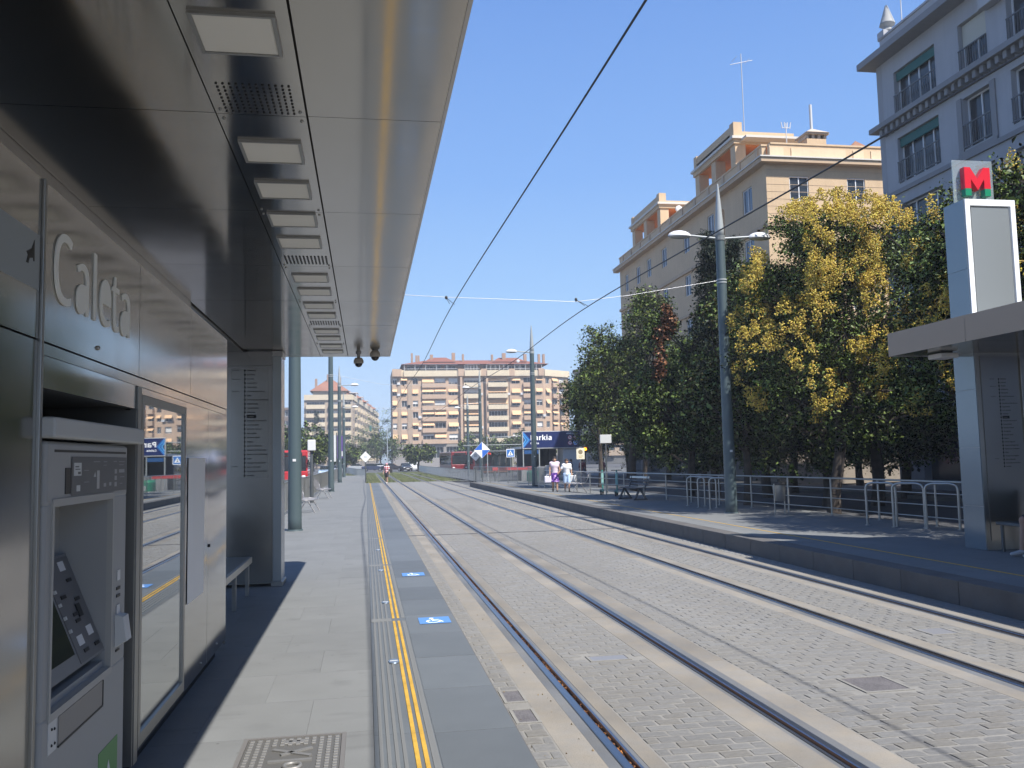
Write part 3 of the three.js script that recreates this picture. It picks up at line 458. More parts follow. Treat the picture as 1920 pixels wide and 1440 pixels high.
{
  const t = thing('station_totem', 'tall metro totem with red letter and white framed sign above the opposite canopy', 'totem', [9.82, 0, -12.74]);
  const glass = phys([.22, .265, .29], .14, .35), steelP = phys([.36, .35, .34], .28, 1);
  mesh('core', box(.02, .94, P, 6.05, -.5, -.03), M.steelDull, t);
  for (const [a, b] of [[P, 1.0], [1.0, 1.95], [1.95, 2.9], [2.9, 3.85], [3.85, 4.9], [4.9, 6.07]]) mesh('side_glass', box(0, .016, a + .003, b - .003, -.5, 0), glass, t);
  mesh('post', rbox(.018, .09, P, 3.6, -.028, .0, .004, 1), M.steelDull, t);
  mesh('plan_panel', box(.12, .8, P + .15, 3.45, -.03, -.012), steelP, t); mesh('post', rbox(.83, .94, P, 3.6, -.028, .02, .004, 1), M.steelSoft, t);
  const pl = mesh('line_plan', new THREE.PlaneGeometry(.5, 1.49), planMat, t); pl.position.set(.5, P + 2.05, -.009);
  mesh('lightbox_panel', box(.13, .83, 3.9, 5.93, -.03, .004), phys([.36, .385, .39], .3, .5), t);
  mesh('lightbox_frame', [box(.016, .10, 3.88, 6.07, -.03, .02), box(.86, .945, 3.88, 6.07, -.03, .02), box(.1, .86, 5.965, 6.07, -.03, .02)], mat([.86, .87, .88], .35), t);
  mesh('glass_plate', box(.05, .81, 6.08, 6.84, -.3, -.285), phys([.72, .80, .83], .05, 0, { transmission: .8, thickness: 0, ior: 1.45 }), t);
  const sh = new THREE.Shape(); [[-.24, -.1], [-.24, .26], [-.13, .26], [0, .06], [.13, .26], [.24, .26], [.24, -.1], [.125, -.1], [.125, .06], [.0, -.13], [-.125, .06], [-.125, -.1]].forEach((p, i) => i ? sh.lineTo(...p) : sh.moveTo(...p));
  const lg = new THREE.ExtrudeGeometry(sh, { depth: .1, bevelEnabled: true, bevelSize: .004, bevelThickness: .004, bevelSegments: 1 }); lg.translate(.43, 6.42, -.275);
  mesh('letter', lg, mat([.62, .012, .03], .35), t);
  mesh('letter_foot', [rbox(.19, .305, 6.19, 6.315, -.275, -.17, .004, 1), rbox(.555, .67, 6.19, 6.315, -.275, -.17, .004, 1)], mat([.008, .20, .10], .35), t);
}
{ // bench under the far shelter where someone sits
  const t = thing('platform_bench', 'dark bench in the shade of the opposite shelter', 'bench', [10.2, P, -11.9]);
  mesh('seat', rbox(-.3, .35, .42, .47, -.7, 2.6, .01, 1), M.railDark, t); mesh('backrest', rbox(.35, .39, .4, .95, -.7, 2.6, .01, 1), M.railDark, t);
  for (const z of [-.6, .9, 2.4]) for (const x of [-.26, .3]) mesh('leg', rbox(x - .02, x + .02, 0, .42, z - .02, z + .02, .004, 1), M.railDark, t);
}
// ---------------------------------------------------------------- poles, wires, railings, furniture
function lampPole(x, z, arms, label) {
  const t = thing('tram_pole', label, 'pole', [x, z < -90 ? 0 : P, z], 0, 'grey green catenary poles');
  mesh('shaft', lathe([[.001, 0], [.168, 0], [.165, .3], [.15, 3.5], [.125, 7.8], [.001, 7.8]], 24), M.pole, t);
  mesh('base_flange', cyl(.2, .19, 0, .035, 0, 0, 24), M.pole, t);
  mesh('spire', lathe([[.001, 7.8], [.122, 7.8], [.12, 8.0], [.07, 8.75], [.02, 9.3], [.001, 9.32]], 20), M.poleLight, t);
  for (const y of [6.45, 6.53]) mesh('clamp_ring', cyl(.145, .145, y - .02, y + .02, 0, 0, 24), M.poleLight, t);
  mesh('number_plate', rbox(-.04, .04, 1.68, 1.74, .155, .168, .004, 1), M.white, t);
  for (const s of arms) {
    const a = mesh('lamp_arm', [tube([V(0, 7.72, 0), V(s * .5, 7.76, 0), V(s * 1.0, 7.80, 0)], .032, 10, 8), cyl(.14, .14, 7.66, 7.80, 0, 0, 20)], M.poleLight, t);
    const h = mesh('lamp_head', (() => { const g = new THREE.SphereGeometry(1, 20, 10, 0, 6.2832, 0, PI / 2); g.scale(.34, .17, .17); g.translate(s * 1.2, 7.76, 0); return g; })(), M.white, t);
    mesh('lamp_glass', (() => { const g = new THREE.SphereGeometry(1, 18, 8, 0, 6.2832, PI / 2, PI / 2); g.scale(.32, .06, .16); g.translate(s * 1.2, 7.755, 0); return g; })(), mat([.35, .36, .36], .2), h);
  }
  return t;
}
lampPole(-1.72, -22.1, [1], 'nearest grey pole rising beside the canopy end');
lampPole(-1.91, -49.9, [1], 'second grey pole along the near platform beyond the seats');
lampPole(-2.05, -71, [1], 'third grey pole along the near platform, with lamp arm');
lampPole(-2.29, -95, [1], 'farthest grey pole at the near platform end');
lampPole(9.96, -23, [1, -1], 'tall pole with two lamp arms in front of golden tree');
lampPole(9.55, -49.4, [-1], 'pole with one lamp arm standing before the blue parking sign');
lampPole(9.76, -74.6, [-1], 'pole behind the blue and white diamond sign');
lampPole(11.5, -99, [-1], 'farthest pole beside the parked red bus');
// overhead line
tag(mesh('contact_wire', tube([V(2.2, 5.45, 20), V(2.3, 5.62, 0), V(2.3, 5.70, -8), V(2.3, 6.03, -23.2), V(2.35, 5.92, -36), V(2.3, 6.03, -49.5), V(2.2, 5.95, -74), V(1.6, 6, -120)], .0125, 90, 6), M.wire), 'black overhead contact wire above the near track', 'wire');
tag(mesh('contact_wire', tube([V(6, 5.4, 20), V(6, 5.5, 0), V(6, 5.60, -9), V(6, 6.02, -23.2), V(6.05, 5.93, -36), V(6, 6.03, -49.5), V(6, 5.95, -74), V(5.5, 6, -120)], .0125, 90, 6), M.wire), 'black overhead contact wire above the track by the trees', 'wire');
[[-22.6, -23, -1.72, 9.96, 'pale span wire stretched across both tracks between the nearest poles'], [-49.8, -49.4, -1.91, 9.55, 'pale span wire across both tracks between the second poles'], [-71, -74.6, -2.05, 9.76, 'pale span wire across both tracks between the third poles']].forEach(([za, zb, xa, xb, l], k) => {
  const t = thing('span_wire', l, 'wire', [0, 0, 0]), f = x => za + (zb - za) * (x - xa) / (xb - xa);
  const pts = [[xa, 6.86], [.9, 6.27], [2.13, 6.22], [5.68, 6.15], [7.2, 6.35], [xb, 6.83]];
  mesh('cable', merge(pts.slice(1).map((p, i) => bar(V(pts[i][0], pts[i][1], f(pts[i][0])), V(p[0], p[1], f(p[0])), .007, 5))), mat([.55, .55, .56], .4, .6), t);
  for (const x of [2.13, 5.68]) { const xc = x === 2.13 ? 2.3 : 6; mesh('hanger', [bar(V(x, 6.2, f(x)), V(xc - .08, 6.04, f(x)), .008), bar(V(x + .02, 6.19, f(x)), V(xc + .06, 6.04, f(x) - .1), .008), ell(.04, .05, .04, x, 6.21, f(x), 8)], M.wire, t); }
});
// railing: posts, a top tube and three lower rails between neighbouring posts
function railing(t, line, h, nr, step, m, r = .022, y = P) {
  for (let s = 0; s + 1 < line.length; s++) {
    const a = V(line[s][0], y, line[s][1]), b = V(line[s + 1][0], y, line[s + 1][1]), n = Math.max(1, Math.round(a.distanceTo(b) / step));
    for (let k = 0; k < n + (s + 2 === line.length ? 1 : 0); k++) { const p = a.clone().lerp(b, k / n); mesh('post', [bar(p, p.clone().setY(y + h), r * 1.15, 8), cyl(.05, .05, y, y + .012, p.x, p.z, 10)], m, t); }
    for (let k = 0; k < n; k++) { const p = a.clone().lerp(b, k / n), q = a.clone().lerp(b, (k + 1) / n); for (let j = 0; j < nr; j++) { const yy = y + h - j * (h - .12) / (nr - 1 || 1) * .92; mesh('rail', bar(p.clone().setY(yy), q.clone().setY(yy), j ? r * .62 : r * 1.1, 7), m, t); } }
  }
}
railing(thing('railing', 'galvanised tube railing along the shaded rear of opposite platform', 'railing'), [[12.15, -9], [12.05, -15], [11.83, -21], [9.9, -38.2], [9.5, -46.4]], .95, 4, 1.95, M.railing);
function barFence(t, line, h, gap, m, single, y, lean = 0) {
  for (let s = 0; s + 1 < line.length; s++) {
    const a = V(line[s][0], y, line[s][1]), b = V(line[s + 1][0], y, line[s + 1][1]), D = a.distanceTo(b), n = Math.max(1, Math.round(D / 2));
    for (let k = 0; k < n; k++) {
      const p = a.clone().lerp(b, k / n), q = a.clone().lerp(b, (k + 1) / n), u = q.clone().sub(p), L = u.length(); u.normalize();
      mesh('post', bar(p, p.clone().setY(y + h), .024, 6), m, t); if (k === n - 1 && s + 2 === line.length) mesh('post', bar(q, q.clone().setY(y + h), .024, 6), m, t);
      mesh('rail', bar(p.clone().setY(y + h - .02), q.clone().setY(y + h - .02), .02, 6), m, t); mesh('rail', bar(p.clone().setY(y + .12), q.clone().setY(y + .12), .016, 6), m, t);
      const bars = []; for (let d = gap; d < L - gap * .5; d += gap) { const c = p.clone().addScaledVector(u, d), e = c.clone().addScaledVector(u, lean * h); bars.push(bar(c.setY(y + .12), e.setY(y + h - .02), .009, 5)); }
      if (single(p)) bars.forEach(g => mesh('bar', g, m, t)); else if (bars.length) stuff(mesh('bar_panel', bars, m, t));
    }
  }
}
barFence(thing('bar_fence', 'grey upright bar fence along the back of the near platform', 'fence'), [[-2.55, -12.9], [-2.5, -95]], 1.05, .115, M.railing, p => p.z > -44, P);
barFence(thing('bar_fence', 'slanted bar fence curving past the near platform end', 'fence'), [[-.05, -104], [-1.2, -118], [-3.2, -150]], 1.0, .16, M.railing, p => false, .0, .15);
barFence(thing('bar_fence', 'upright bar fence at the far tip of opposite platform', 'fence'), [[9.5, -46.4], [9.55, -51.4], [8.4, -59.5], [7.55, -61.8]], 1.1, .125, M.railing, p => true, P);
barFence(thing('bar_fence', 'slanted bar fence beside the grass track and roadway', 'fence'), [[8.85, -68], [8.75, -82], [8.3, -97], [8.5, -125], [8.9, -150]], 1.05, .17, M.railing, p => p.z > -75, .0, .15);
// bicycle hoops
function hoop(x, z, turn, label) { const t = thing('bicycle_hoop', label, 'bike rack', [x, P, z], turn, 'bike hoops on the opposite platform'), w = .32, h = .93; mesh('hoop_tube', tube([V(-w, 0, 0), V(-w, .4, 0), V(-w, h - .15, 0), V(-w + .04, h - .04, 0), V(-w + .16, h, 0), V(0, h, 0), V(w - .16, h, 0), V(w - .04, h - .04, 0), V(w, h - .15, 0), V(w, .4, 0), V(w, 0, 0)], .027, 60, 10), M.railing, t); for (const s of [-w, w]) mesh('foot_plate', cyl(.055, .055, 0, .012, s, 0, 12), M.railing, t); }
hoop(11.08, -17.6, -.94, 'bike hoop farthest from the totem in the near group'); hoop(11.3, -16.95, -.94, 'middle bike hoop of the near group by totem'); hoop(11.62, -16.3, -.94, 'bike hoop closest to the totem');
hoop(10.35, -26.6, -.94, 'far bike hoop group, left hoop beyond the lamp pole'); hoop(10.32, -25.6, -.94, 'far bike hoop group, middle hoop beyond lamp pole'); hoop(10.25, -24.5, -.94, 'far bike hoop group, hoop next to the lamp pole');
{ // litter bin on two legs
  const t = thing('litter_bin', 'dark lidded litter bin on two steel legs before the tree trunk', 'litter bin', [10.8, P, -21.8], .5);
  mesh('basket', (() => { const g = lathe([[.001, .36], [.14, .36], [.17, .78], [.155, .78], [.13, .38]], 20); return g; })(), M.railing, t);
  mesh('lid', [cyl(.2, .19, .78, .86, 0, 0, 20), cyl(.04, .04, .86, .93, 0, 0, 10)], M.black, t);
  for (const s of [-.22, .22]) mesh('leg', [bar(V(s, 0, 0), V(s, .82, 0), .018, 8), bar(V(s, .6, 0), V(s * .75, .6, 0), .012, 6)], M.railing, t);
}
{ // dark street bench
  const t = thing('street_bench', 'dark slatted bench with cast legs in the tree shade', 'bench', [9.85, P, -31.8], -1.45), m = mat([.035, .045, .06], .6);
  for (let k = 0; k < 5; k++) mesh('seat_slat', rbox(-.85, .85, .43, .46, -.25 + k * .1, -.17 + k * .1, .008, 1), m, t);
  for (let k = 0; k < 3; k++) { const g = rbox(-.85, .85, -.04, .04, -.015, .015, .006, 1); g.rotateX(-.2); g.translate(0, .58 + k * .12, -.28 - k * .025); mesh('back_slat', g, k === 2 ? M.railing : m, t); }
  for (const s of [-.7, .7]) mesh('leg', [rbox(s - .04, s + .04, 0, .05, -.3, .25, .01, 1), beam(V(s, .03, -.25), V(s, .43, 0), .07, .06), beam(V(s, .03, .2), V(s, .43, 0), .07, .06), beam(V(s, .40, -.2), V(s, .86, -.34), .05, .04)], m, t);
}
// perforated steel seats
function seat(x, z, turn, label) {
  const t = thing('metal_seat', label, 'seat', [x, P, z], turn, 'wire mesh seats on the platforms'), m = mat([.34, .33, .33], .45, .6);
  const gs = [], gb = []; for (let k = 0; k <= 16; k++) { const u = -.75 + k * .094; gs.push(bar(V(u, .44, -.2), V(u, .42, .25), .006, 4)); gb.push(bar(V(u, .46, -.22), V(u, .86, -.36), .006, 4)); }
  for (let k = 0; k <= 6; k++) { gs.push(bar(V(-.75, .44 - k * .003, -.2 + k * .075), V(.75, .44 - k * .003, -.2 + k * .075), .006, 4)); gb.push(bar(V(-.75, .46 + k * .066, -.22 - k * .023), V(.75, .46 + k * .066, -.22 - k * .023), .006, 4)); }
  mesh('seat_mesh', gs, m, t); mesh('back_mesh', gb, m, t);
  mesh('seat_frame', [tube([V(-.78, .44, -.2), V(.78, .44, -.2), V(.78, .42, .27), V(-.78, .42, .27)], .016, 60, 6, true)], m, t);
  mesh('back_frame', [tube([V(-.78, .46, -.22), V(.78, .46, -.22), V(.78, .88, -.37), V(-.78, .88, -.37)], .016, 60, 6, true)], m, t);
  for (const s of [-.62, .62]) { mesh('leg', [bar(V(s, 0, .34), V(s, .44, .08), .02, 8)], m, t); mesh('leg', [bar(V(s, 0, -.34), V(s, .46, -.05), .02, 8)], m, t); }
}
seat(-1.95, -30.2, 1.5, 'wire mesh seat nearest the canopy on the sunny platform'); seat(-1.95, -41, 1.5, 'wire mesh seat farther along the sunny platform'); seat(9.55, -39.6, -1.5, 'wire mesh seat behind the child in white');
// box headed pedestrian lamps
function boxLamp(x, z, label) { const t = thing('box_lamp', label, 'lamp', [x, P, z], 0, 'box headed lamps'); mesh('post', lathe([[.001, 0], [.08, 0], [.07, 1.2], [.06, 2.05], [.001, 2.05]], 14), M.railDark, t); mesh('neck', cyl(.05, .09, 2.05, 2.13), M.railDark, t); mesh('lamp_box', rbox(-.16, .16, 2.13, 2.58, -.16, .16, .03), M.white, t); }
boxLamp(-2.2, -37, 'dark post with a white box lamp head behind the nearest pole'); boxLamp(-2.2, -80, 'small white box lamp far down the near platform');
// signs
function post(t, h, r = .03, m = M.railing) { mesh('post', [bar(V(0, 0, 0), V(0, h, 0), r, 10)], m, t); }
function diamondGeo(s, d) { const sh = new THREE.Shape(); sh.moveTo(0, s); sh.lineTo(s, 0); sh.lineTo(0, -s); sh.lineTo(-s, 0); const g = new THREE.ExtrudeGeometry(sh, { depth: d, bevelEnabled: false }); return g; }
const sqTex = canvasTex(128, 128, (c, w) => { c.fillStyle = '#e9ebea'; c.fillRect(0, 0, w, w); c.translate(64, 64); c.rotate(.785); c.strokeStyle = '#7d848a'; c.lineWidth = 5; c.strokeRect(-20, -20, 40, 40); c.strokeRect(-9, -9, 18, 18); });
function diamond(x, y, z, base, label, s = .42) { const t = thing('tram_signal_sign', label, 'sign', [x, base, z]); post(t, y - base + s * .5, .05, M.railDark); mesh('sign_back', diamondGeo(s, .03).translate(0, y - base, .06), M.white, t); const f = new THREE.PlaneGeometry(s * 1.36, s * 1.36); f.rotateZ(PI / 4); mesh('sign_face', f, new THREE.MeshStandardMaterial({ map: sqTex, roughness: .5 }), t).position.set(0, y - base, .093); return t; }
diamond(-.02, 2.28, -68.7, P, 'white diamond tram sign on dark post at platform end'); diamond(8.25, 2.2, -66.3, .05, 'white diamond tram sign below the blue and white one');
{
  const t = thing('tram_signal_sign', 'blue and white quartered diamond sign', 'sign', [8.72, .05, -66]); post(t, 2.8, .045, M.railDark);
  const tx = canvasTex(128, 128, (c) => { c.fillStyle = '#f2f4f4'; c.fillRect(0, 0, 128, 128); c.fillStyle = '#2a63bd'; c.fillRect(0, 0, 64, 64); c.fillRect(64, 64, 64, 64); });
  mesh('sign_back', diamondGeo(.62, .03).translate(0, 2.55, .05), M.white, t); const sh = new THREE.Shape(); const s = .6; sh.moveTo(0, s); sh.lineTo(s, 0); sh.lineTo(0, -s); sh.lineTo(-s, 0); const g = new THREE.ShapeGeometry(sh), uv = g.attributes.uv, p = g.attributes.position; for (let i = 0; i < uv.count; i++) uv.setXY(i, .5 + p.getX(i) / (2 * s), .5 + p.getY(i) / (2 * s)); mesh('sign_face', g, new THREE.MeshStandardMaterial({ map: tx, roughness: .5 }), t).position.set(0, 2.55, .083);
}
{
  const t = thing('crossing_sign', 'square blue pedestrian crossing sign with white triangle', 'sign', [10.9, .05, -66]); post(t, 2.7, .03);
  const tx = canvasTex(128, 128, c => { c.fillStyle = '#f0f2f2'; c.fillRect(0, 0, 128, 128); c.fillStyle = '#2f6db5'; c.fillRect(7, 7, 114, 114); c.fillStyle = '#f0f2f2'; c.beginPath(); c.moveTo(64, 20); c.lineTo(108, 100); c.lineTo(20, 100); c.fill(); c.fillStyle = '#223'; c.lineWidth = 8; c.strokeStyle = '#223'; c.beginPath(); c.arc(66, 50, 7, 0, 7); c.fill(); c.beginPath(); c.moveTo(64, 58); c.lineTo(62, 76); c.lineTo(50, 94); c.moveTo(62, 76); c.lineTo(76, 94); c.stroke(); });
  mesh('sign_back', rbox(-.32, .32, 1.95, 2.59, .04, .06, .01, 1), M.greyLight, t); mesh('sign_face', new THREE.PlaneGeometry(.62, .62), new THREE.MeshStandardMaterial({ map: tx, roughness: .5 }), t).position.set(0, 2.27, .063);
}
{
  const t = thing('notice_sign', 'cream notice sign with dark round symbol beside the amber signal', 'sign', [14.9, .05, -60]); post(t, 2.6, .04);
  const tx = canvasTex(96, 128, c => { c.fillStyle = '#e6ddc6'; c.fillRect(0, 0, 96, 128); c.fillStyle = '#8b7d63'; c.beginPath(); c.arc(48, 46, 26, 0, 7); c.fill(); c.fillStyle = '#b39c5c'; c.fillRect(22, 88, 52, 7); c.fillRect(28, 104, 40, 6); });
  mesh('sign_back', rbox(-.3, .3, 1.7, 2.5, .04, .06, .01, 1), M.greyLight, t); mesh('sign_face', new THREE.PlaneGeometry(.58, .78), new THREE.MeshStandardMaterial({ map: tx, roughness: .6 }), t).position.set(0, 2.1, .063);
}
{ // amber signal
  const t = thing('traffic_light', 'slim traffic signal showing amber', 'traffic light', [16.4, .05, -64.6]); mesh('post', bar(V(0, 0, 0), V(0, 2.2, 0), .06, 10), M.black, t);
  mesh('head', rbox(-.2, .2, 2.2, 2.68, -.12, .12, .03), M.black, t); mesh('visor', new THREE.CylinderGeometry(.14, .14, .16, 16, 1, true, -PI * .5, PI).rotateX(PI / 2).translate(0, 2.45, .19), M.black, t);
  mesh('signal_lamp', (() => { const g = new THREE.SphereGeometry(.12, 16, 10); g.scale(1, 1, .4); g.translate(0, 2.45, .13); return g; })(), new THREE.MeshStandardMaterial({ color: rgb(.5, .15, .01), emissive: rgb(1, .34, .02), emissiveIntensity: 2.2, roughness: .4 }), t);
  const l = new THREE.PointLight(rgb(1, .4, .05), .6, 8); l.position.set(0, 2.45, .3); l.castShadow = true; t.add(l);
}
{ const t = thing('street_name_box', 'white box sign on a post in front of the dark trees', 'sign', [10.62, P, -38]); post(t, 2.5, .035, M.railDark); mesh('sign_box', rbox(-.26, .26, 2.22, 2.6, -.05, .05, .01), mat([.55, .56, .55], .5), t); }
{ // parking pavilion
  const t = thing('parking_pavilion', 'parking entrance with big navy name board and white wall', 'pavilion', [12.62, .05, -70]), W = 4.85;
  const tx = canvasTex(1024, 288, (c, w, h) => {
    c.fillStyle = '#1d2c5e'; c.fillRect(0, 0, w, h); c.strokeStyle = '#4aa3e0'; c.lineWidth = 14; for (let k = 0; k < 4; k++) { c.strokeStyle = ['#2f6fc0', '#4aa3e0', '#2f6fc0', '#5db4ea'][k]; c.beginPath(); c.moveTo(0, 30 + k * 24 - 30); c.lineTo(120 - k * 26, 144); c.lineTo(0, 258 - k * 24 + 30); c.stroke(); }
    c.fillStyle = '#ffffff'; c.font = 'bold 128px sans-serif'; c.fillText('Parkia', 122, 150); c.font = 'bold 50px sans-serif'; c.fillText('Caleta', 126, 222); c.font = 'bold 30px sans-serif'; c.fillText('ABIERTO 24 H', 770, 48);
    [[835, 110, '#e7e9ee', '#c2324a'], [930, 110, '#e7e9ee', '#c2324a'], [835, 208, '#e7e9ee', '#c2324a'], [930, 208, '#2f8fe0', '#e7e9ee']].forEach(([x, y, f, s]) => { c.fillStyle = f; c.beginPath(); c.arc(x, y, 40, 0, 7); c.fill(); c.lineWidth = 9; c.strokeStyle = s; c.beginPath(); c.arc(x, y, 35, 0, 7); c.stroke(); c.fillStyle = s; c.fillRect(x - 16, y - 9, 32, 18); });
  });
  mesh('board_frame', [rbox(-.03, W + .03, 2.62, 4.03, -.2, -.02, .01, 1)], M.greyLight, t);
  mesh('name_board', new THREE.PlaneGeometry(W - .06, 1.3), new THREE.MeshStandardMaterial({ map: tx, roughness: .4 }), t).position.set(W / 2, 3.33, -.014);
  for (const x of [.02, W - .02, 1.35]) mesh('board_post', rbox(x - .04, x + .04, 0, 2.62, -.14, -.06, .006, 1), M.poleLight, t);
  mesh('small_board', box(.1, 1.3, 2.2, 2.5, -.1, -.04), mat([.02, .08, .22], .4), t);
  mesh('white_wall', box(3.4, W, 0, 2.6, -2.4, -.3), M.white, t); mesh('roof_slab', box(-.2, W + 4.4, 2.62, 2.8, -5, -.25), M.greyLight, t);
  mesh('back_wall', box(0, 3.4, 0, 2.6, -3.2, -3.0), mat([.1, .1, .11], .7), t); mesh('dark_glass', box(1.4, 2.4, 1.25, 2.55, -1.2, -1.17), M.glassDark, t);
  mesh('parapet_wall', [box(-.1, 2.3, 0, 1.15, -.6, -.4)], mat([.28, .28, .29], .8), t); mesh('white_panel', box(1.9, 2.6, .15, 1.25, -.38, -.34), M.white, t); mesh('counter_rail', box(2.5, 3.8, 1.0, 1.08, -.5, -.4), M.white, t);
  mesh('awning_frame', [bar(V(-2.8, 0, -1), V(-2.8, 3.7, -1), .04), bar(V(-4.8, 3.0, -1), V(0, 3.0, -1), .03), bar(V(-2.8, 3.6, -1), V(0, 3.7, -1), .03)], M.poleLight, t);
}
{ const t = thing('recycling_bin', 'bright green recycling container beside the parking entrance', 'recycling bin', [11.55, .05, -60.5]); mesh('drum', lathe([[.001, 0], [.4, 0], [.42, .1], [.42, .8], [.38, .95], [.001, 1.0]], 24), mat([.02, .24, .13], .45), t); mesh('label_plate', rbox(.05, .3, .3, .62, .36, .40, .005, 1), M.white, t); mesh('base_ring', cyl(.44, .44, 0, .06, 0, 0, 24), M.black, t); }
{ const t = thing('red_barrier', 'long low red painted barrier beam behind the bar fence', 'barrier', [9.6, .05, -66.8]); mesh('beam', rbox(0, 3.2, .95, 1.2, -.08, .08, .03), mat([.55, .045, .05], .45), t); for (const x of [.2, 1.6, 3.0]) mesh('post', bar(V(x, 0, 0), V(x, .96, 0), .05, 8), M.railDark, t); }
{ const t = thing('bus_shelter', 'dark roofed bus shelter with glass bays behind the red beam', 'bus shelter', [14.2, .05, -92]); mesh('roof', rbox(-3, 1.4, 2.5, 2.72, -.9, .9, .05), M.railDark, t); for (let k = 0; k < 7; k++) mesh('post', rbox(-2.9 + k * .7, -2.82 + k * .7, 0, 2.5, -.8, -.72, .01, 1), M.railDark, t); for (let k = 0; k < 6; k++) mesh('glass_bay', box(-2.8 + k * .7, -2.22 + k * .7, .3, 2.3, -.78, -.765), phys([.35, .4, .4], .06, 0, { transmission: .6, thickness: 0 }), t); mesh('bench_board', rbox(-2.5, .8, .45, .52, -.6, -.2, .01, 1), mat([.3, .1, .05], .6), t); mesh('poster', box(1.15, 1.2, .5, 2.2, -.6, .5), mat([.7, .66, .5], .5), t); }
// parked kick scooters
[[10.0, -36.6, 'green kick scooter parked by the railing, nearer the child'], [10.15, -34.9, 'green kick scooter parked by the railing, nearer the bench']].forEach(([x, z, l]) => { const t = thing('kick_scooter', l, 'scooter', [x, P, z], 1.2, 'scooters by the railing'), m = mat([.05, .32, .27], .4); mesh('deck', rbox(-.35, .3, .12, .17, -.07, .07, .02), m, t); mesh('stem', bar(V(.36, .14, 0), V(.27, 1.05, 0), .03, 8), m, t); mesh('handlebar', bar(V(.27, 1.05, -.22), V(.27, 1.05, .22), .016, 8), M.black, t); mesh('battery', rbox(.24, .36, .45, .95, -.05, .05, .02), mat([.3, .55, .5], .4), t); for (const wx of [-.42, .4]) mesh('wheel', new THREE.TorusGeometry(.08, .03, 8, 18).translate(wx, .11, 0), M.black, t); mesh('mudguard', rbox(-.5, -.34, .2, .23, -.05, .05, .01, 1), m, t); });
// ---------------------------------------------------------------- buildings
// a facade in its own u (along), y (up), n (out) axes, put in place by a matrix
function frame(ox, oz, ux, uz) { const U = V(ux, 0, uz).normalize(), Y = V(0, 1, 0), N = U.clone().cross(Y); return new THREE.Matrix4().makeBasis(U, Y, N).setPosition(ox, 0, oz); }
const putM = (g, m) => { g.applyMatrix4(m); return g; };
const GLASS = phys([.03, .036, .042], .08, 0), glassBlue = phys([.09, .12, .16], .05, 0), winFrame = mat([.72, .73, .74], .45), shutter = mat([.74, .72, .67], .6), railM = mat([.12, .12, .12], .5, .5);
function awningGeo(u0, u1, y, drop, out) { const s = new THREE.Shape(); s.moveTo(0, 0); s.lineTo(out, -drop); s.lineTo(out, -drop - .14); s.lineTo(out - .02, -drop - .14); s.lineTo(out - .02, -drop - .02); s.lineTo(0, -.03); const g = new THREE.ExtrudeGeometry(s, { depth: u1 - u0, bevelEnabled: false }); g.rotateY(-PI / 2); g.translate(u1, y, 0); return uvm(g); }
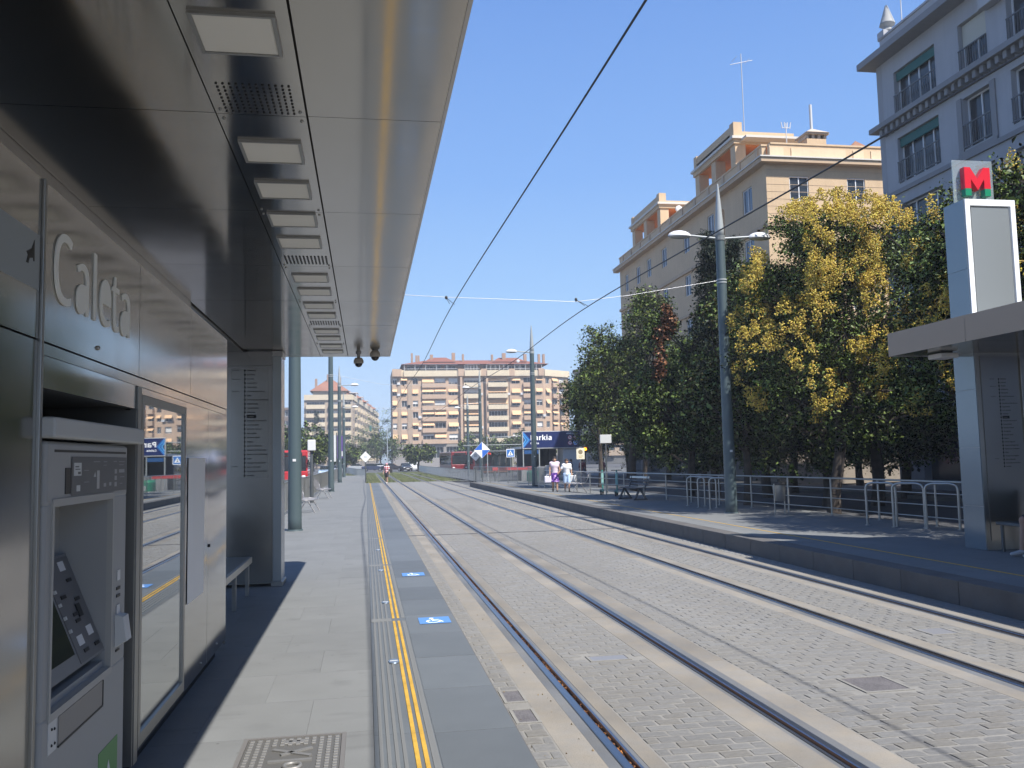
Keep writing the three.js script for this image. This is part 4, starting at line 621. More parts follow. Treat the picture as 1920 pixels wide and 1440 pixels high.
// floors: [yBase, yTop, sill, head] (absolute); cols: [u0,u1,opts]
function facade(b, Mx, W, floors, cols, wallM, o = {}) {
  const rec = o.recess ?? .22, th = .4, wall = [], r = rng(o.seed ?? 5);
  for (const [yb, yt, ys, yh, fo] of floors) {
    wall.push(box(0, W, yb, ys, -th, 0), box(0, W, yh, yt, -th, 0));
    let u = 0; for (const [a, c] of cols) { if (a > u) wall.push(box(u, a, ys, yh, -th, 0)); u = c; } if (u < W) wall.push(box(u, W, ys, yh, -th, 0));
    for (const [a, c, k = {}] of cols) {
      const kk = { ...k, ...(fo || {}) }, w = c - a;
      const win = mesh('window', putM(box(a, c, ys, yh, -rec - .03, -rec), Mx), kk.glass ?? GLASS, b);
      const fw = .06, ft = [box(a, a + fw, ys, yh, -rec, -rec + .05), box(c - fw, c, ys, yh, -rec, -rec + .05), box(a + fw, c - fw, yh - fw, yh, -rec, -rec + .05), box(a + fw, c - fw, ys, ys + fw, -rec, -rec + .05)];
      const nm = kk.mullions ?? Math.max(1, Math.round(w / .9) - 1); for (let q = 1; q <= nm; q++) ft.push(box(a + w * q / (nm + 1) - .03, a + w * q / (nm + 1) + .03, ys + fw, yh - fw, -rec, -rec + .045));
      mesh('window_frame', ft.map(g => putM(g, Mx)), kk.frame ?? winFrame, win);
      const sh = kk.shut ?? (o.shut ? (r() < o.shut ? .25 + r() * .6 : 0) : 0);
      if (sh > .1) mesh('roller_shutter', putM(box(a + .03, c - .03, yh - (yh - ys) * sh, yh - .02, -rec + .055, -rec + .09), Mx), o.shutM ?? shutter, win);
      const aw = kk.awn ?? o.awn ?? 0; if (r() < aw) mesh('awning', putM(awningGeo(a - .08, c + .08, yh + .03, .55 + r() * .6, .35 + r() * .5), Mx), o.awnM, win);
      if (kk.balc) { const d = kk.balc, bm = kk.balcM ?? o.balcM ?? wallM; const bl = mesh('balcony', [box(a - .15, c + .15, yb + .02, ys + .25, d - .12, d), box(a - .15, c + .15, yb - .06, yb + .1, .002, d - .12), box(a - .15, a - .03, yb + .1, ys + .25, .002, d - .12), box(c + .03, c + .15, yb + .1, ys + .25, .002, d - .12)].map(g => putM(g, Mx)), bm, b); if (kk.bar) mesh('railing', [putM(box(a - .1, c + .1, ys + .45, ys + .5, d - .08, d - .04), Mx), ...[0, .5, 1].map(q => putM(box(a - .1 + (c - a + .15) * q, a - .05 + (c - a + .15) * q, ys + .25, ys + .45, d - .08, d - .04), Mx))], railM, bl); }
      if (kk.grille) { const g = [putM(box(a, c, ys + .95, ys + 1.0, .03, .07), Mx), putM(box(a, c, ys + .05, ys + .1, .03, .07), Mx)]; for (let q = a + .02; q < c; q += .14) g.push(putM(box(q, q + .02, ys + .1, ys + .95, .04, .06), Mx)); mesh('window_railing', g, railM, win); }
    }
  }
  return mesh('wall', wall.map(g => putM(g, Mx)), wallM, b);
}
const plas = (c, k = .9) => tmat(T.plaster, k, { color: rgb(...c) });
const awnTex = dataTex(64, 1.2, (u) => ((u * 8 | 0) & 1) ? [.80, .60, .42] : [.90, .78, .62]);
{ // seven storey apartment block closing the view
  const b = thing('apartment_block', 'long seven storey brick and cream apartment block closing the view', 'building'), brick = plas([.76, .54, .38]), cream = plas([1.0, .84, .60]);
  const Mx = frame(7, -230, 1, 0), awnM = tmat(awnTex, .8), W = 40.5;
  const cols = [[.1, 1.2], [2.4, 3.8], [5.3, 6.7], [7.9, 10.8, { balc: .5, bar: 1 }], [11.1, 14, { balc: .5, bar: 1 }], [14.8, 17.2], [18.9, 23, { balc: 1.2, balcM: cream, bar: 1 }], [25.3, 30.4, { balc: 1.4, balcM: cream }], [31.8, 34], [35, 37.2, { balc: .6, bar: 1 }], [38.5, 40.1]];
  const floors = []; for (let k = 0; k < 6; k++) { const yh = 23.45 - 2.96 * k; floors.push([yh - 2.55, yh + .41, yh - 1.62, yh]); }
  facade(b, Mx, W, floors, cols, brick, { seed: 12, shut: .6, awn: .5, awnM, recess: .35 });
  // vertical cream piers and dark recesses that break the front
  for (const [a, c] of [[1.4, 2.3], [3.95, 5.2]]) mesh('pier', putM(box(a, c, 6, 23.5, 0.003, .12), Mx), plas([.60, .45, .33]), b);
  for (const u of [17.95, 24.1, 31.0]) mesh('downpipe', putM(box(u, u + .18, 5.8, 23.6, .003, .12), Mx), mat([.12, .10, .09], .7), b);
  for (const u of [17.5, 24.4]) mesh('pier', putM(box(u + .3, u + .9, 5.8, 23.6, .003, .9), Mx), brick, b);
  mesh('parapet', [box(0, 3, 23.86, 25.6, -.4, .35), box(3, 17.4, 23.86, 25.4, -.4, .7), box(19, 23.4, 23.86, 25.4, -.4, 1.25), box(25, 31, 23.86, 25.4, -.4, 1.25), box(32.5, W, 23.86, 25.4, -.4, .7)].map(g => putM(g, Mx)), cream, b);
  for (const [a, c] of [[0, 2.4], [17.3, 19.0], [23.4, 25], [31, 32.5], [39, 40.5]]) mesh('parapet_block', putM(box(a, c, 23.86, 25.8, .003, 1.0), Mx), brick, b);
  // penthouse with white pergolas, red tiled roof
  facade(b, frame(10, -232.5, 1, 0), 35, [[25.2, 27.1, 25.3, 26.9]], [[1, 5], [6, 10], [11, 14], [16, 20], [21.5, 26], [27.5, 33]], brick, { seed: 9, recess: .2 });
  for (const [a, c] of [[3.2, 17.2], [19.2, 23.2], [25, 30.8], [32.6, 40]]) { const g = [box(a, c, 26.95, 27.1, .3, .45), box(a, c, 25.85, 25.93, .3, .4)]; for (let u = a; u <= c; u += (c - a) / 5) g.push(box(u - .05, u + .05, 25.4, 26.95, .3, .4)); mesh('pergola', g.map(q => putM(q, Mx)), M.white, b); }
  const red = plas([.36, .13, .085]); function roof(u0, u1, y0, y1, n0, n1, hip) { const s = [[u0, y0, n0], [u1, y0, n0], [u1, y0, n1], [u0, y0, n1], [u0 + hip, y1, (n0 + n1) / 2], [u1 - hip, y1, (n0 + n1) / 2]].map(p => V(...p)); const f = [[0, 1, 5], [0, 5, 4], [1, 2, 5], [2, 3, 4], [2, 4, 5], [3, 0, 4]]; const g = new THREE.BufferGeometry(); g.setAttribute('position', new THREE.Float32BufferAttribute(f.flatMap(t => t.flatMap(i => [s[i].x, s[i].y, s[i].z])), 3)); g.computeVertexNormals(); return uvm(g); }
  mesh('roof', [putM(roof(2.4, 42, 27.1, 28.9, .6, -14, 7), Mx)], red, b);
  mesh('roof_house', [putM(roof(8.5, 17, 28, 29.6, -2, -10, 2.2), Mx), putM(roof(27, 36.5, 28, 29.5, -2, -10, 2.2), Mx)], red, b);
  for (const [u, y, w] of [[5.2, 30.6, .5], [6.4, 30, .5], [7.0, 30, .5], [10.3, 30.2, .8], [16.2, 30.7, .9], [19, 30.3, .5], [27, 30.2, .5], [30, 30.6, 1.0], [36, 30.3, .8], [40, 30.3, .6], [41.3, 30.3, .6]]) mesh('chimney', putM(box(u, u + w, 27.2, y, -5, -4.2), Mx), plas([.55, .36, .25]), b);
  { const q = rng(515); for (let k = 0; k < 16; k++) { const c = cols[q() * cols.length | 0], f = floors[q() * 6 | 0]; mesh('air_conditioner', putM(rbox(c[1] + .05, c[1] + .85, f[2] - .1, f[2] + .5, .003, .35, .03, 1), Mx), M.white, b); } }
  mesh('satellite_dish', putM(ell(.45, .45, .12, 33.5, 27.8, .8), Mx), M.white, b);
  // ground floor shops
  facade(b, Mx, W, [[2.2, 5.95, 2.35, 5.3]], [[5.5, 9], [9.6, 13.2], [14, 17.5], [19, 23], [25, 30], [32, 36]], plas([.42, .38, .34]), { seed: 3, recess: .6 });
  mesh('base_wall', putM(box(0, W, 0, 2.2, -.4, 0), Mx), plas([.45, .42, .4]), b);
  // bent wing on the right
  const M2 = frame(47.5, -230, .82, -.57); facade(b, M2, 10, floors, [[.8, 2.2], [3.2, 5.2, { balc: .7 }], [6.2, 8.2, { balc: .7 }]], brick, { seed: 31, shut: .3, awn: .5, awnM });
  mesh('parapet', putM(box(0, 10, 23.86, 25.6, -.4, .5), M2), cream, b); mesh('base_wall', putM(box(0, 10, 0, 5.8, -.4, 0), M2), plas([.4, .37, .34]), b);
  mesh('inner_core', [box(7.5, 47, 0, 26, -246, -230.75)], mat([.1, .1, .1], .9), b);
  mesh('side_wall', [box(6.98, 7.4, 0, 25.5, -246, -230.42)], brick, b);
}
{ // farther apartment block with hipped roof
  const b = thing('apartment_block', 'farther cream apartment block with hipped tile roof and balcony bands', 'building'), cream = plas([.98, .82, .58]), wall = plas([.6, .48, .36]);
  const F = frame(-20.3, -300, 1, 0), floors = []; for (let k = 0; k < 7; k++) { const yh = 22.2 - 2.95 * k; floors.push([yh - 2.4, yh + .55, yh - 1.25, yh]); }
  facade(b, F, 16, floors, [[.8, 6.8, { balc: 1, balcM: cream }], [8.2, 12, { balc: .9, balcM: cream }], [12.8, 15.4, { balc: .9, balcM: cream }]], wall, { seed: 5, shut: .3, recess: .4 });
  const S = frame(-4.3, -300, 10.6, -120), W = 118, cols = []; for (let u = 3; u < W - 4; u += 5.2) cols.push([u, u + 2.3, (u / 5.2 | 0) % 2 ? { balc: .8 } : {}]);
  facade(b, S, W, floors, cols, plas([.58, .45, .33]), { seed: 7, shut: .4, recess: .3, balcM: cream });
  mesh('parapet', [putM(box(0, 16, 22.8, 24.6, -.4, .5), F), putM(box(0, W, 22.8, 24.4, -.4, .3), S)], cream, b);
  const red = plas([.45, .20, .12]);
  const pyr = (cx, cz, w, d, y0, y1, turn) => { const g = new THREE.ConeGeometry(1, y1 - y0, 4, 1); g.rotateY(PI / 4); g.scale(w / 1.414, 1, d / 1.414); g.rotateY(turn); g.translate(cx, (y0 + y1) / 2, cz); return uvm(g.toNonIndexed()); };
  mesh('roof', [pyr(-12, -307, 13, 12, 26, 31, 0)], red, b); mesh('penthouse', [box(-17.5, -6.5, 24.4, 26, -312, -302)], plas([.6, .5, .38]), b);
  for (const k of [.18, .36, .55, .74]) mesh('roof_gable', [pyr(-4.3 + 10.6 * k - 5, -300 - 120 * k, 11, 16, 24.4, 28.5, .09)], red, b);
  for (const [x, y] of [[-17, 30.5], [-13, 32], [-9, 31]]) mesh('chimney', box(x, x + .8, 26, y, -306, -305), plas([.5, .33, .24]), b);
  for (const k of [.12, .3, .48]) mesh('terrace_canopy', [putM(box(W * k, W * k + 6, 26.2, 26.45, -3, .2), S), ...[0, 5.8].map(q => putM(box(W * k + q, W * k + q + .15, 24.4, 26.2, -.2, 0), S))], M.white, b);
  mesh('inner_core', [box(-20, -4.8, 0, 24.3, -318, -300.6)], mat([.1, .1, .1], .9), b); mesh('base_wall', [putM(box(0, 16, 0, 2.1, -.4, 0), F), putM(box(0, W, 0, 2.1, -.4, 0), S)], wall, b);
}
{ const b = thing('apartment_block', 'brown apartment block half hidden behind the nearest pole', 'building'), w = plas([.25, .19, .16]), F = frame(-48, -290, 1, 0), fl = []; for (let k = 0; k < 6; k++) fl.push([3 * k + 1, 3 * k + 4, 3 * k + 2, 3 * k + 3.5]); facade(b, F, 24, fl, [[1, 4], [5, 8], [9, 12], [13, 16], [17, 20], [20.8, 23.4]], w, { seed: 41, shut: .3 }); mesh('roof', box(-48.3, -23.7, 19, 19.8, -304, -289.6), w, b); mesh('core', box(-47.9, -24.1, 0, 19, -304, -290.45), mat([.1, .1, .1], .9), b); }
{ const b = thing('apartment_block', 'tan apartment block partly hidden behind the tall green tree', 'building'), w = plas([.52, .40, .29]), F = frame(57, -205, 1, -.4), fl = []; for (let k = 0; k < 7; k++) fl.push([3 * k + 2, 3 * k + 5, 3 * k + 3, 3 * k + 4.5]); facade(b, F, 26, fl, [[1, 3, { balc: .6 }], [4.5, 6.5], [8, 11, { balc: .6 }], [12.5, 15], [17, 20], [22, 25]], w, { seed: 42, shut: .3 }); mesh('roof', putM(box(-.3, 26.3, 23, 24, -12, .4), F), w, b); mesh('core', putM(box(.1, 25.9, 0, 23, -12, -.45), F), mat([.1, .1, .1], .9), b); }
{ // tan building with rooftop loggias, across the street
  const b = thing('corner_building', 'tan five storey building with two rooftop loggia towers', 'building'), wall = plas([.92, .67, .42]), lit = wall, dark = plas([.78, .57, .38]), orange = plas([1.1, .40, .10]), whiteL = mat([.60, .56, .50], .7);
  const S = frame(24, -79, 0, 1), E = frame(23.994, -48.2, 1, 0), L = 30.39, We = 12;
  const floors = [], yTops = [18.65, 15.35, 12.05, 8.75, 5.45]; yTops.forEach(yh => floors.push([yh - 2.6, yh + .7, yh - 1.55, yh]));
  const u = z => z + 79, wb = { glass: glassBlue, mullions: 1 };
  facade(b, S, L, floors, [[u(-77.4), u(-76.4), wb], [u(-74), u(-72.9), wb], [u(-71), u(-69.9), wb], [u(-67.2), u(-66), wb], [u(-62.2), u(-61), wb], [u(-57.5), u(-56.3), wb], [u(-51.6), u(-50.2), wb]], wall, { seed: 21, recess: .12 });
  facade(b, E, We, floors, [[1.5, 2.75, { mullions: 1, shut: 0 }], [5.3, 6.5, { mullions: 1 }], [9, 10.2, { mullions: 1 }]], lit, { seed: 22, recess: .1 });
  mesh('string_course', [putM(box(-.1, L + .1, 15.5, 15.75, .003, .14), S), putM(box(-.1, We, 15.5, 15.75, .003, .14), E), putM(box(-.1, L + .1, 12.2, 12.4, .003, .12), S)], dark, b);
  for (const y of [16.3, 16.75, 17.2, 17.65, 18.1, 18.55, 19.0]) mesh('stone_course', putM(box(0, We, y, y + .025, .002, .012), E), dark, b);
  mesh('cornice', [putM(box(-.55, L + .5, 19.35, 19.62, .003, .5), S), putM(box(-.5, We, 19.35, 19.62, .003, .5), E)], dark, b);
  mesh('cornice_lip', [putM(box(-.6, L + .58, 19.62, 19.70, .003, .58), S), putM(box(-.58, We, 19.62, 19.70, .003, .58), E)], whiteL, b);
  // parapet with sunk panels
  mesh('parapet', [putM(box(0, L, 19.7, 20.6, -.3, 0), S), putM(box(.3, We, 19.7, 20.6, -.3, 0), E)], lit, b);
  for (const [a, c] of [[.3, 1.2], [1.7, 5.3], [5.8, 6.5], [7, 10.4]]) mesh('parapet_panel', putM(box(a, c, 19.85, 20.4, .002, .05), E), plas([1.0, .78, .52]), b);
  mesh('parapet_cap', [putM(box(-.06, L + .06, 20.6, 20.7, -.36, .06), S), putM(box(.36, We, 20.6, 20.7, -.36, .06), E)], lit, b);
  for (let z = -78; z < -49; z += 2.6) mesh('parapet_pier', putM(box(u(z), u(z) + .35, 19.72, 20.58, .003, .08), S), dark, b);
  // loggia towers: solid ends, columns, orange painted ceilings
  for (const [za, zb, yt] of [[-59.4, -52.4, 23.5], [-74.8, -67.2, 23.3]]) {
    const lo = 19.72, op = 20.5, hd = 22.15, d = 4.2, g = [];
    for (const z of [za, za + (zb - za) * .47 - .3, zb - .75]) g.push(box(24.02, 24.75, op, hd, z, z + .75));
    g.push(box(24.02, 24.3, lo, op, za + .01, zb - .01));
    for (const z of [za, zb - .75]) g.push(box(24 + d - .7, 24 + d, lo, hd, z, z + .75));
    mesh('loggia_columns', g, lit, b);
    mesh('loggia_roof', [box(23.9, 24 + d + .2, hd, 22.45, za - .1, zb + .1), box(24, 24 + d, 22.45, yt - .5, za, zb)], lit, b);
    mesh('loggia_ceiling', [box(24.1, 24 + d - .1, hd - .04, hd - .003, za + .1, zb - .1), box(25.9, 26, 19.9, hd - .05, (za + zb) / 2 + .2, zb - .3)], orange, b);
    mesh('loggia_cornice', [box(23.75, 24 + d + .3, 22.45, 22.62, za - .22, zb + .25)], whiteL, b);
    mesh('loggia_parapet', [box(24.0, 24.35, 22.62, yt, za, zb), box(24.35, 24 + d, 22.62, yt - .25, za, za + .3)], lit, b);
    mesh('loggia_corner', [box(23.95, 24.55, 22.62, yt + .12, zb - .6, zb + .02), box(23.95, 24.5, 22.62, yt + .1, za - .02, za + .5)], lit, b);
  }
  mesh('terrace_wall', [box(26.02, 29, 20.2, 22.3, -53.5, -53.2)], orange, b);
  mesh('terrace_roof', [box(24.4, 29.5, 22.3, 22.45, -54, -51.5)], whiteL, b);
  // chimney with vented cap and pipe
  const c = mesh('chimney', [box(27.4, 28.7, 20.4, 21.5, -50.4, -49.3)], lit, b); mesh('chimney_cap', [box(27.25, 28.85, 21.75, 21.85, -50.55, -49.15), (() => { const g = new THREE.ConeGeometry(1.1, .5, 4); g.rotateY(PI / 4); g.translate(28.05, 22.1, -49.85); return uvm(g.toNonIndexed()); })(), ...[27.35, 27.75, 28.15, 28.55].map(x => box(x, x + .18, 21.5, 21.75, -50.4, -49.3))], plas([.7, .6, .48]), c); mesh('flue_pipe', cyl(.09, .09, 22.2, 23.9, 28.05, -49.85, 10), M.greyLight, c);
  mesh('roof_deck', box(24.2, 36, 19.6, 19.9, -79, -48.4), dark, b); mesh('roof_gable', (() => { const g = new THREE.ConeGeometry(1.2, .9, 4); g.rotateY(PI / 4); g.translate(31, 21.2, -49.8); return uvm(g.toNonIndexed()); })(), plas([.4, .2, .12]), b);
  mesh('back_wall', [box(35.6, 36, 0, 20, -79, -48.25), box(24.45, 35.5, 0, 20, -79, -78.7)], wall, b); mesh('core', box(24.45, 35.5, 0, 19.4, -78.6, -48.65), mat([.1, .1, .1], .9), b);
  // ground floor shop fronts
  facade(b, S, L, [[.2, 3.0, .5, 2.8]], [[1, 4.5], [6, 9.5], [11, 14.5], [16, 19.5], [21, 24.5], [26, 29.5]], plas([.34, .31, .28]), { seed: 23, recess: .5 }); mesh('base_wall', putM(box(0, We, 0, 3.0, -.4, 0), E), plas([.45, .38, .3]), b);
  // aerials
  mesh('aerial', [bar(V(25, 20, -53), V(25, 28.6, -53), .03), bar(V(24.2, 27.8, -53), V(25.8, 28.2, -53), .02), bar(V(24.5, 28.2, -53.4), V(24.5, 28.2, -52.6), .012), bar(V(25.4, 28.1, -53.4), V(25.4, 28.1, -52.6), .012)], mat([.5, .5, .5], .5, .5), b);
  mesh('aerial', [bar(V(26.4, 20.6, -50), V(26.4, 22.7, -50), .03), ...[-.25, -.08, .08, .25].map(k => bar(V(26.4 + k, 22.35, -50), V(26.4 + k * 1.3, 22.75, -50), .03)), bar(V(26.1, 22.4, -50), V(26.7, 22.4, -50), .02)], M.white, b);
  mesh('satellite_dish', [ell(.3, .3, .08, 24.5, 21.2, -64.2)], M.white, b); mesh('satellite_dish', [ell(.22, .26, .08, 25.6, 21.1, -50.6)], M.grey, b);
}
{ // pale grey building nearer the camera
  const b = thing('corner_building', 'pale grey building with bracketed cornices in shade', 'building'), wall = plas([.58, .585, .61]), trim = plas([.38, .38, .39]);
  const L = 48, S = frame(24, -36.1, 0, 1), u = z => z + 36.1, ya = [[16.95, 19.95, 17.05, 19.15], [13.7, 16.2, 13.95, 16.05], [10.6, 13.7, 10.9, 13.0], [7.5, 10.6, 7.8, 9.9], [4.2, 7.5, 4.6, 6.8]];
  const cols = [[u(-35.2), u(-32.3), { mullions: 3, grille: 1 }], [u(-30.8), u(-29.2), { mullions: 1, grille: 1 }]]; for (let z = -28.1; z < 10; z += 4.4) cols.push([u(z), u(z) + 2.4, { mullions: 2, grille: z < -20 ? 1 : 0 }]);
  facade(b, S, L, ya, cols, wall, { seed: 51, recess: .3 });
  mesh('frieze', putM(box(0, L, 16.2, 16.95, -.4, 0), S), wall, b);
  mesh('cornice', [putM(box(-.8, L, 19.95, 20.25, -.4, .75), S), putM(box(-.5, L, 16.72, 16.95, .002, .5), S)], trim, b);
  for (let q = .1; q < 14; q += .42) mesh('bracket', putM(rbox(q, q + .2, 16.42, 16.72, .002, .36, .02, 1), S), trim, b);
  mesh('parapet', [putM(box(0, L, 20.25, 21.15, -.35, .0), S), putM(box(0, .5, 21.15, 21.45, -.4, .1), S), putM(box(-.06, L, 21.1, 21.2, -.42, .06), S)], wall, b);
  for (const z of [-32, -28, -24]) mesh('parapet_pier', putM(box(u(z), u(z) + .5, 20.27, 21.3, .002, .1), S), wall, b);
  mesh('finial', [lathe([[.001, 21.4], [.25, 21.4], [.28, 21.5], [.14, 21.65], [.36, 21.75], [.34, 21.85], [.06, 22.7], [.001, 22.75]], 8).translate(24.25, 0, -35.8)], plas([.62, .62, .6]), b);
  mesh('string_course', [putM(box(-.02, L, 13.5, 13.7, .002, .1), S), putM(box(-.02, L, 10.4, 10.55, .002, .1), S)], trim, b);
  const teal = mat([.01, .11, .10], .7); for (const [a, c, y] of [[-35.2, -32.3, 19.15], [-35.2, -32.3, 16.05]]) mesh('awning_box', putM(box(u(a) + .03, u(c) - .03, y - .42, y - .03, -.2, -.12), S), teal, b);
  mesh('roller_shutter', putM(box(u(-30.77), u(-29.23), 18.2, 19.12, -.22, -.18), S), mat([.45, .43, .36], .7), b);
  mesh('air_conditioner', putM(rbox(u(-29.1), u(-28.0), 18.9, 19.5, .003, .4, .03, 1), S), mat([.4, .4, .4], .6), b);
  mesh('window_surround', [putM(box(u(-31.1), u(-30.82), 13.85, 16.1, .003, .06), S), putM(box(u(-29.18), u(-28.9), 13.85, 16.1, .003, .06), S), putM(box(u(-31.1), u(-28.9), 13.7, 13.85, .003, .1), S)], trim, b);
  mesh('shop_front', [putM(box(0, L, .2, .6, -.4, 0), S), putM(box(0, L, 3.2, 4.2, -.4, 0), S), ...[0, 5, 9, 14, 19, 24, 30, 36, 42].map(q => putM(box(q, q + 1.4, .6, 3.2, -.4, 0), S))], plas([.46, .46, .48]), b);
  for (const q of [1.4, 6.4, 10.4, 15.4, 20.4, 25.4, 31.4]) mesh('shop_window', putM(box(q, q + 3.6, .6, 3.2, -.38, -.35), S), GLASS, b);
  mesh('end_wall', box(24.0, 36, 0, 20.25, -36.5, -36.11), plas([.5, .5, .52]), b); mesh('core', box(24.45, 36, 0, 20.2, -36.1, 11), mat([.1, .1, .1], .9), b); mesh('roof_deck', box(24.3, 36, 20.25, 20.4, -36.3, 11.5), trim, b);
  mesh('aerial', [bar(V(24.6, 21.2, -35.2), V(24.6, 25, -35.2), .025), bar(V(24.2, 23.4, -35.4), V(25.2, 24.6, -35.0), .018), ...[0, .2, .4, .6, .8].map(k => bar(V(24.05 + k, 23.55 + 1.2 * k, -35.5), V(24.4 + k, 23.2 + 1.2 * k, -34.9), .012))], mat([.55, .55, .55], .5, .5), b);
}
// ---------------------------------------------------------------- trees
const leafMat = new THREE.MeshStandardMaterial({ vertexColors: true, roughness: .6, side: THREE.DoubleSide }), podMat = new THREE.MeshStandardMaterial({ vertexColors: true, roughness: .65, side: THREE.DoubleSide });
const barkTex = stoneTex(256, .6, [.075, .06, .05], .45, .3, 151), bark = tmat(barkTex, .95, { bumpMap: T.bump, bumpScale: .02 });
const g3 = r => (r() + r() + r() - 1.5) * .82;
function leafCloud(r, pts, per, rad, size, cols, asp = .45, droop = 0) {
  const n = pts.length * per, pos = new Float32Array(n * 12), nor = new Float32Array(n * 12), col = new Float32Array(n * 12), idx = new Uint32Array(n * 6); let q = 0;
  const a = V(0, 0, 0), b = V(0, 0, 0), nn = V(0, 0, 0), c = V(0, 0, 0);
  for (const p of pts) {
    const tone = .75 + r() * .5;
    for (let k = 0; k < per; k++, q++) {
      c.set(p.x + g3(r) * rad, p.y + g3(r) * rad * .8, p.z + g3(r) * rad);
      a.set(r() - .5, (r() - .5) * .8 - droop, r() - .5).normalize(); b.set(r() - .5, r() - .5, r() - .5).cross(a).normalize(); nn.copy(a).cross(b).normalize(); if (nn.y < 0) nn.negate();
      const s = size * (.5 + r() * r() * 1.4), w = s * asp, f = s * .12, base = q * 12;
      const v = [[0, 0, 0], [.5, .5, f], [1, 0, 0], [.5, -.5, f]];
      v.forEach(([t, u, h], i) => { pos[base + i * 3] = c.x + a.x * s * t + b.x * w * u * 2 + nn.x * h; pos[base + i * 3 + 1] = c.y + a.y * s * t + b.y * w * u * 2 + nn.y * h; pos[base + i * 3 + 2] = c.z + a.z * s * t + b.z * w * u * 2 + nn.z * h; nor[base + i * 3] = nn.x; nor[base + i * 3 + 1] = nn.y; nor[base + i * 3 + 2] = nn.z; });
      const cc = cols[r() * cols.length | 0], t = tone * (.8 + r() * .4); for (let i = 0; i < 4; i++) for (let z = 0; z < 3; z++) col[base + i * 3 + z] = cc[z] * t;
      idx.set([q * 4, q * 4 + 1, q * 4 + 2, q * 4, q * 4 + 2, q * 4 + 3], q * 6);
    }
  }
  const g = new THREE.BufferGeometry(); g.setAttribute('position', new THREE.BufferAttribute(pos, 3)); g.setAttribute('normal', new THREE.BufferAttribute(nor, 3)); g.setAttribute('color', new THREE.BufferAttribute(col, 3)); g.setIndex(new THREE.BufferAttribute(idx, 1)); return g;
}
function podCloud(r, pts, per, rad, size, cols) {
  const base = new THREE.OctahedronGeometry(1, 0), bp = base.attributes.position, m = bp.count, n = pts.length * per, pos = new Float32Array(n * m * 3), nor = new Float32Array(n * m * 3), col = new Float32Array(n * m * 3), bn = base.attributes.normal, e = new THREE.Euler(), v = V(0, 0, 0); let o = 0;
  for (const p of pts) { const tone = .8 + r() * .4; for (let k = 0; k < per; k++) { const t = r(), cx = p.x + g3(r) * rad * (1 - .5 * t), cy = p.y - .5 * rad + t * rad * 1.6, cz = p.z + g3(r) * rad * (1 - .5 * t), s = size * (.7 + .6 * r()); e.set(r() * 3, r() * 6, r() * 3); const cc = cols[r() * cols.length | 0], tt = tone * (.75 + r() * .5); for (let i = 0; i < m; i++, o += 3) { v.set(bp.getX(i) * .75, bp.getY(i) * 1.15, bp.getZ(i) * .75).applyEuler(e); pos[o] = cx + v.x * s; pos[o + 1] = cy + v.y * s; pos[o + 2] = cz + v.z * s; v.set(bn.getX(i), bn.getY(i), bn.getZ(i)).applyEuler(e); nor[o] = v.x; nor[o + 1] = v.y; nor[o + 2] = v.z; col[o] = cc[0] * tt; col[o + 1] = cc[1] * tt; col[o + 2] = cc[2] * tt; } } }
  const g = new THREE.BufferGeometry(); g.setAttribute('position', new THREE.BufferAttribute(pos, 3)); g.setAttribute('normal', new THREE.BufferAttribute(nor, 3)); g.setAttribute('color', new THREE.BufferAttribute(col, 3)); return g;
}
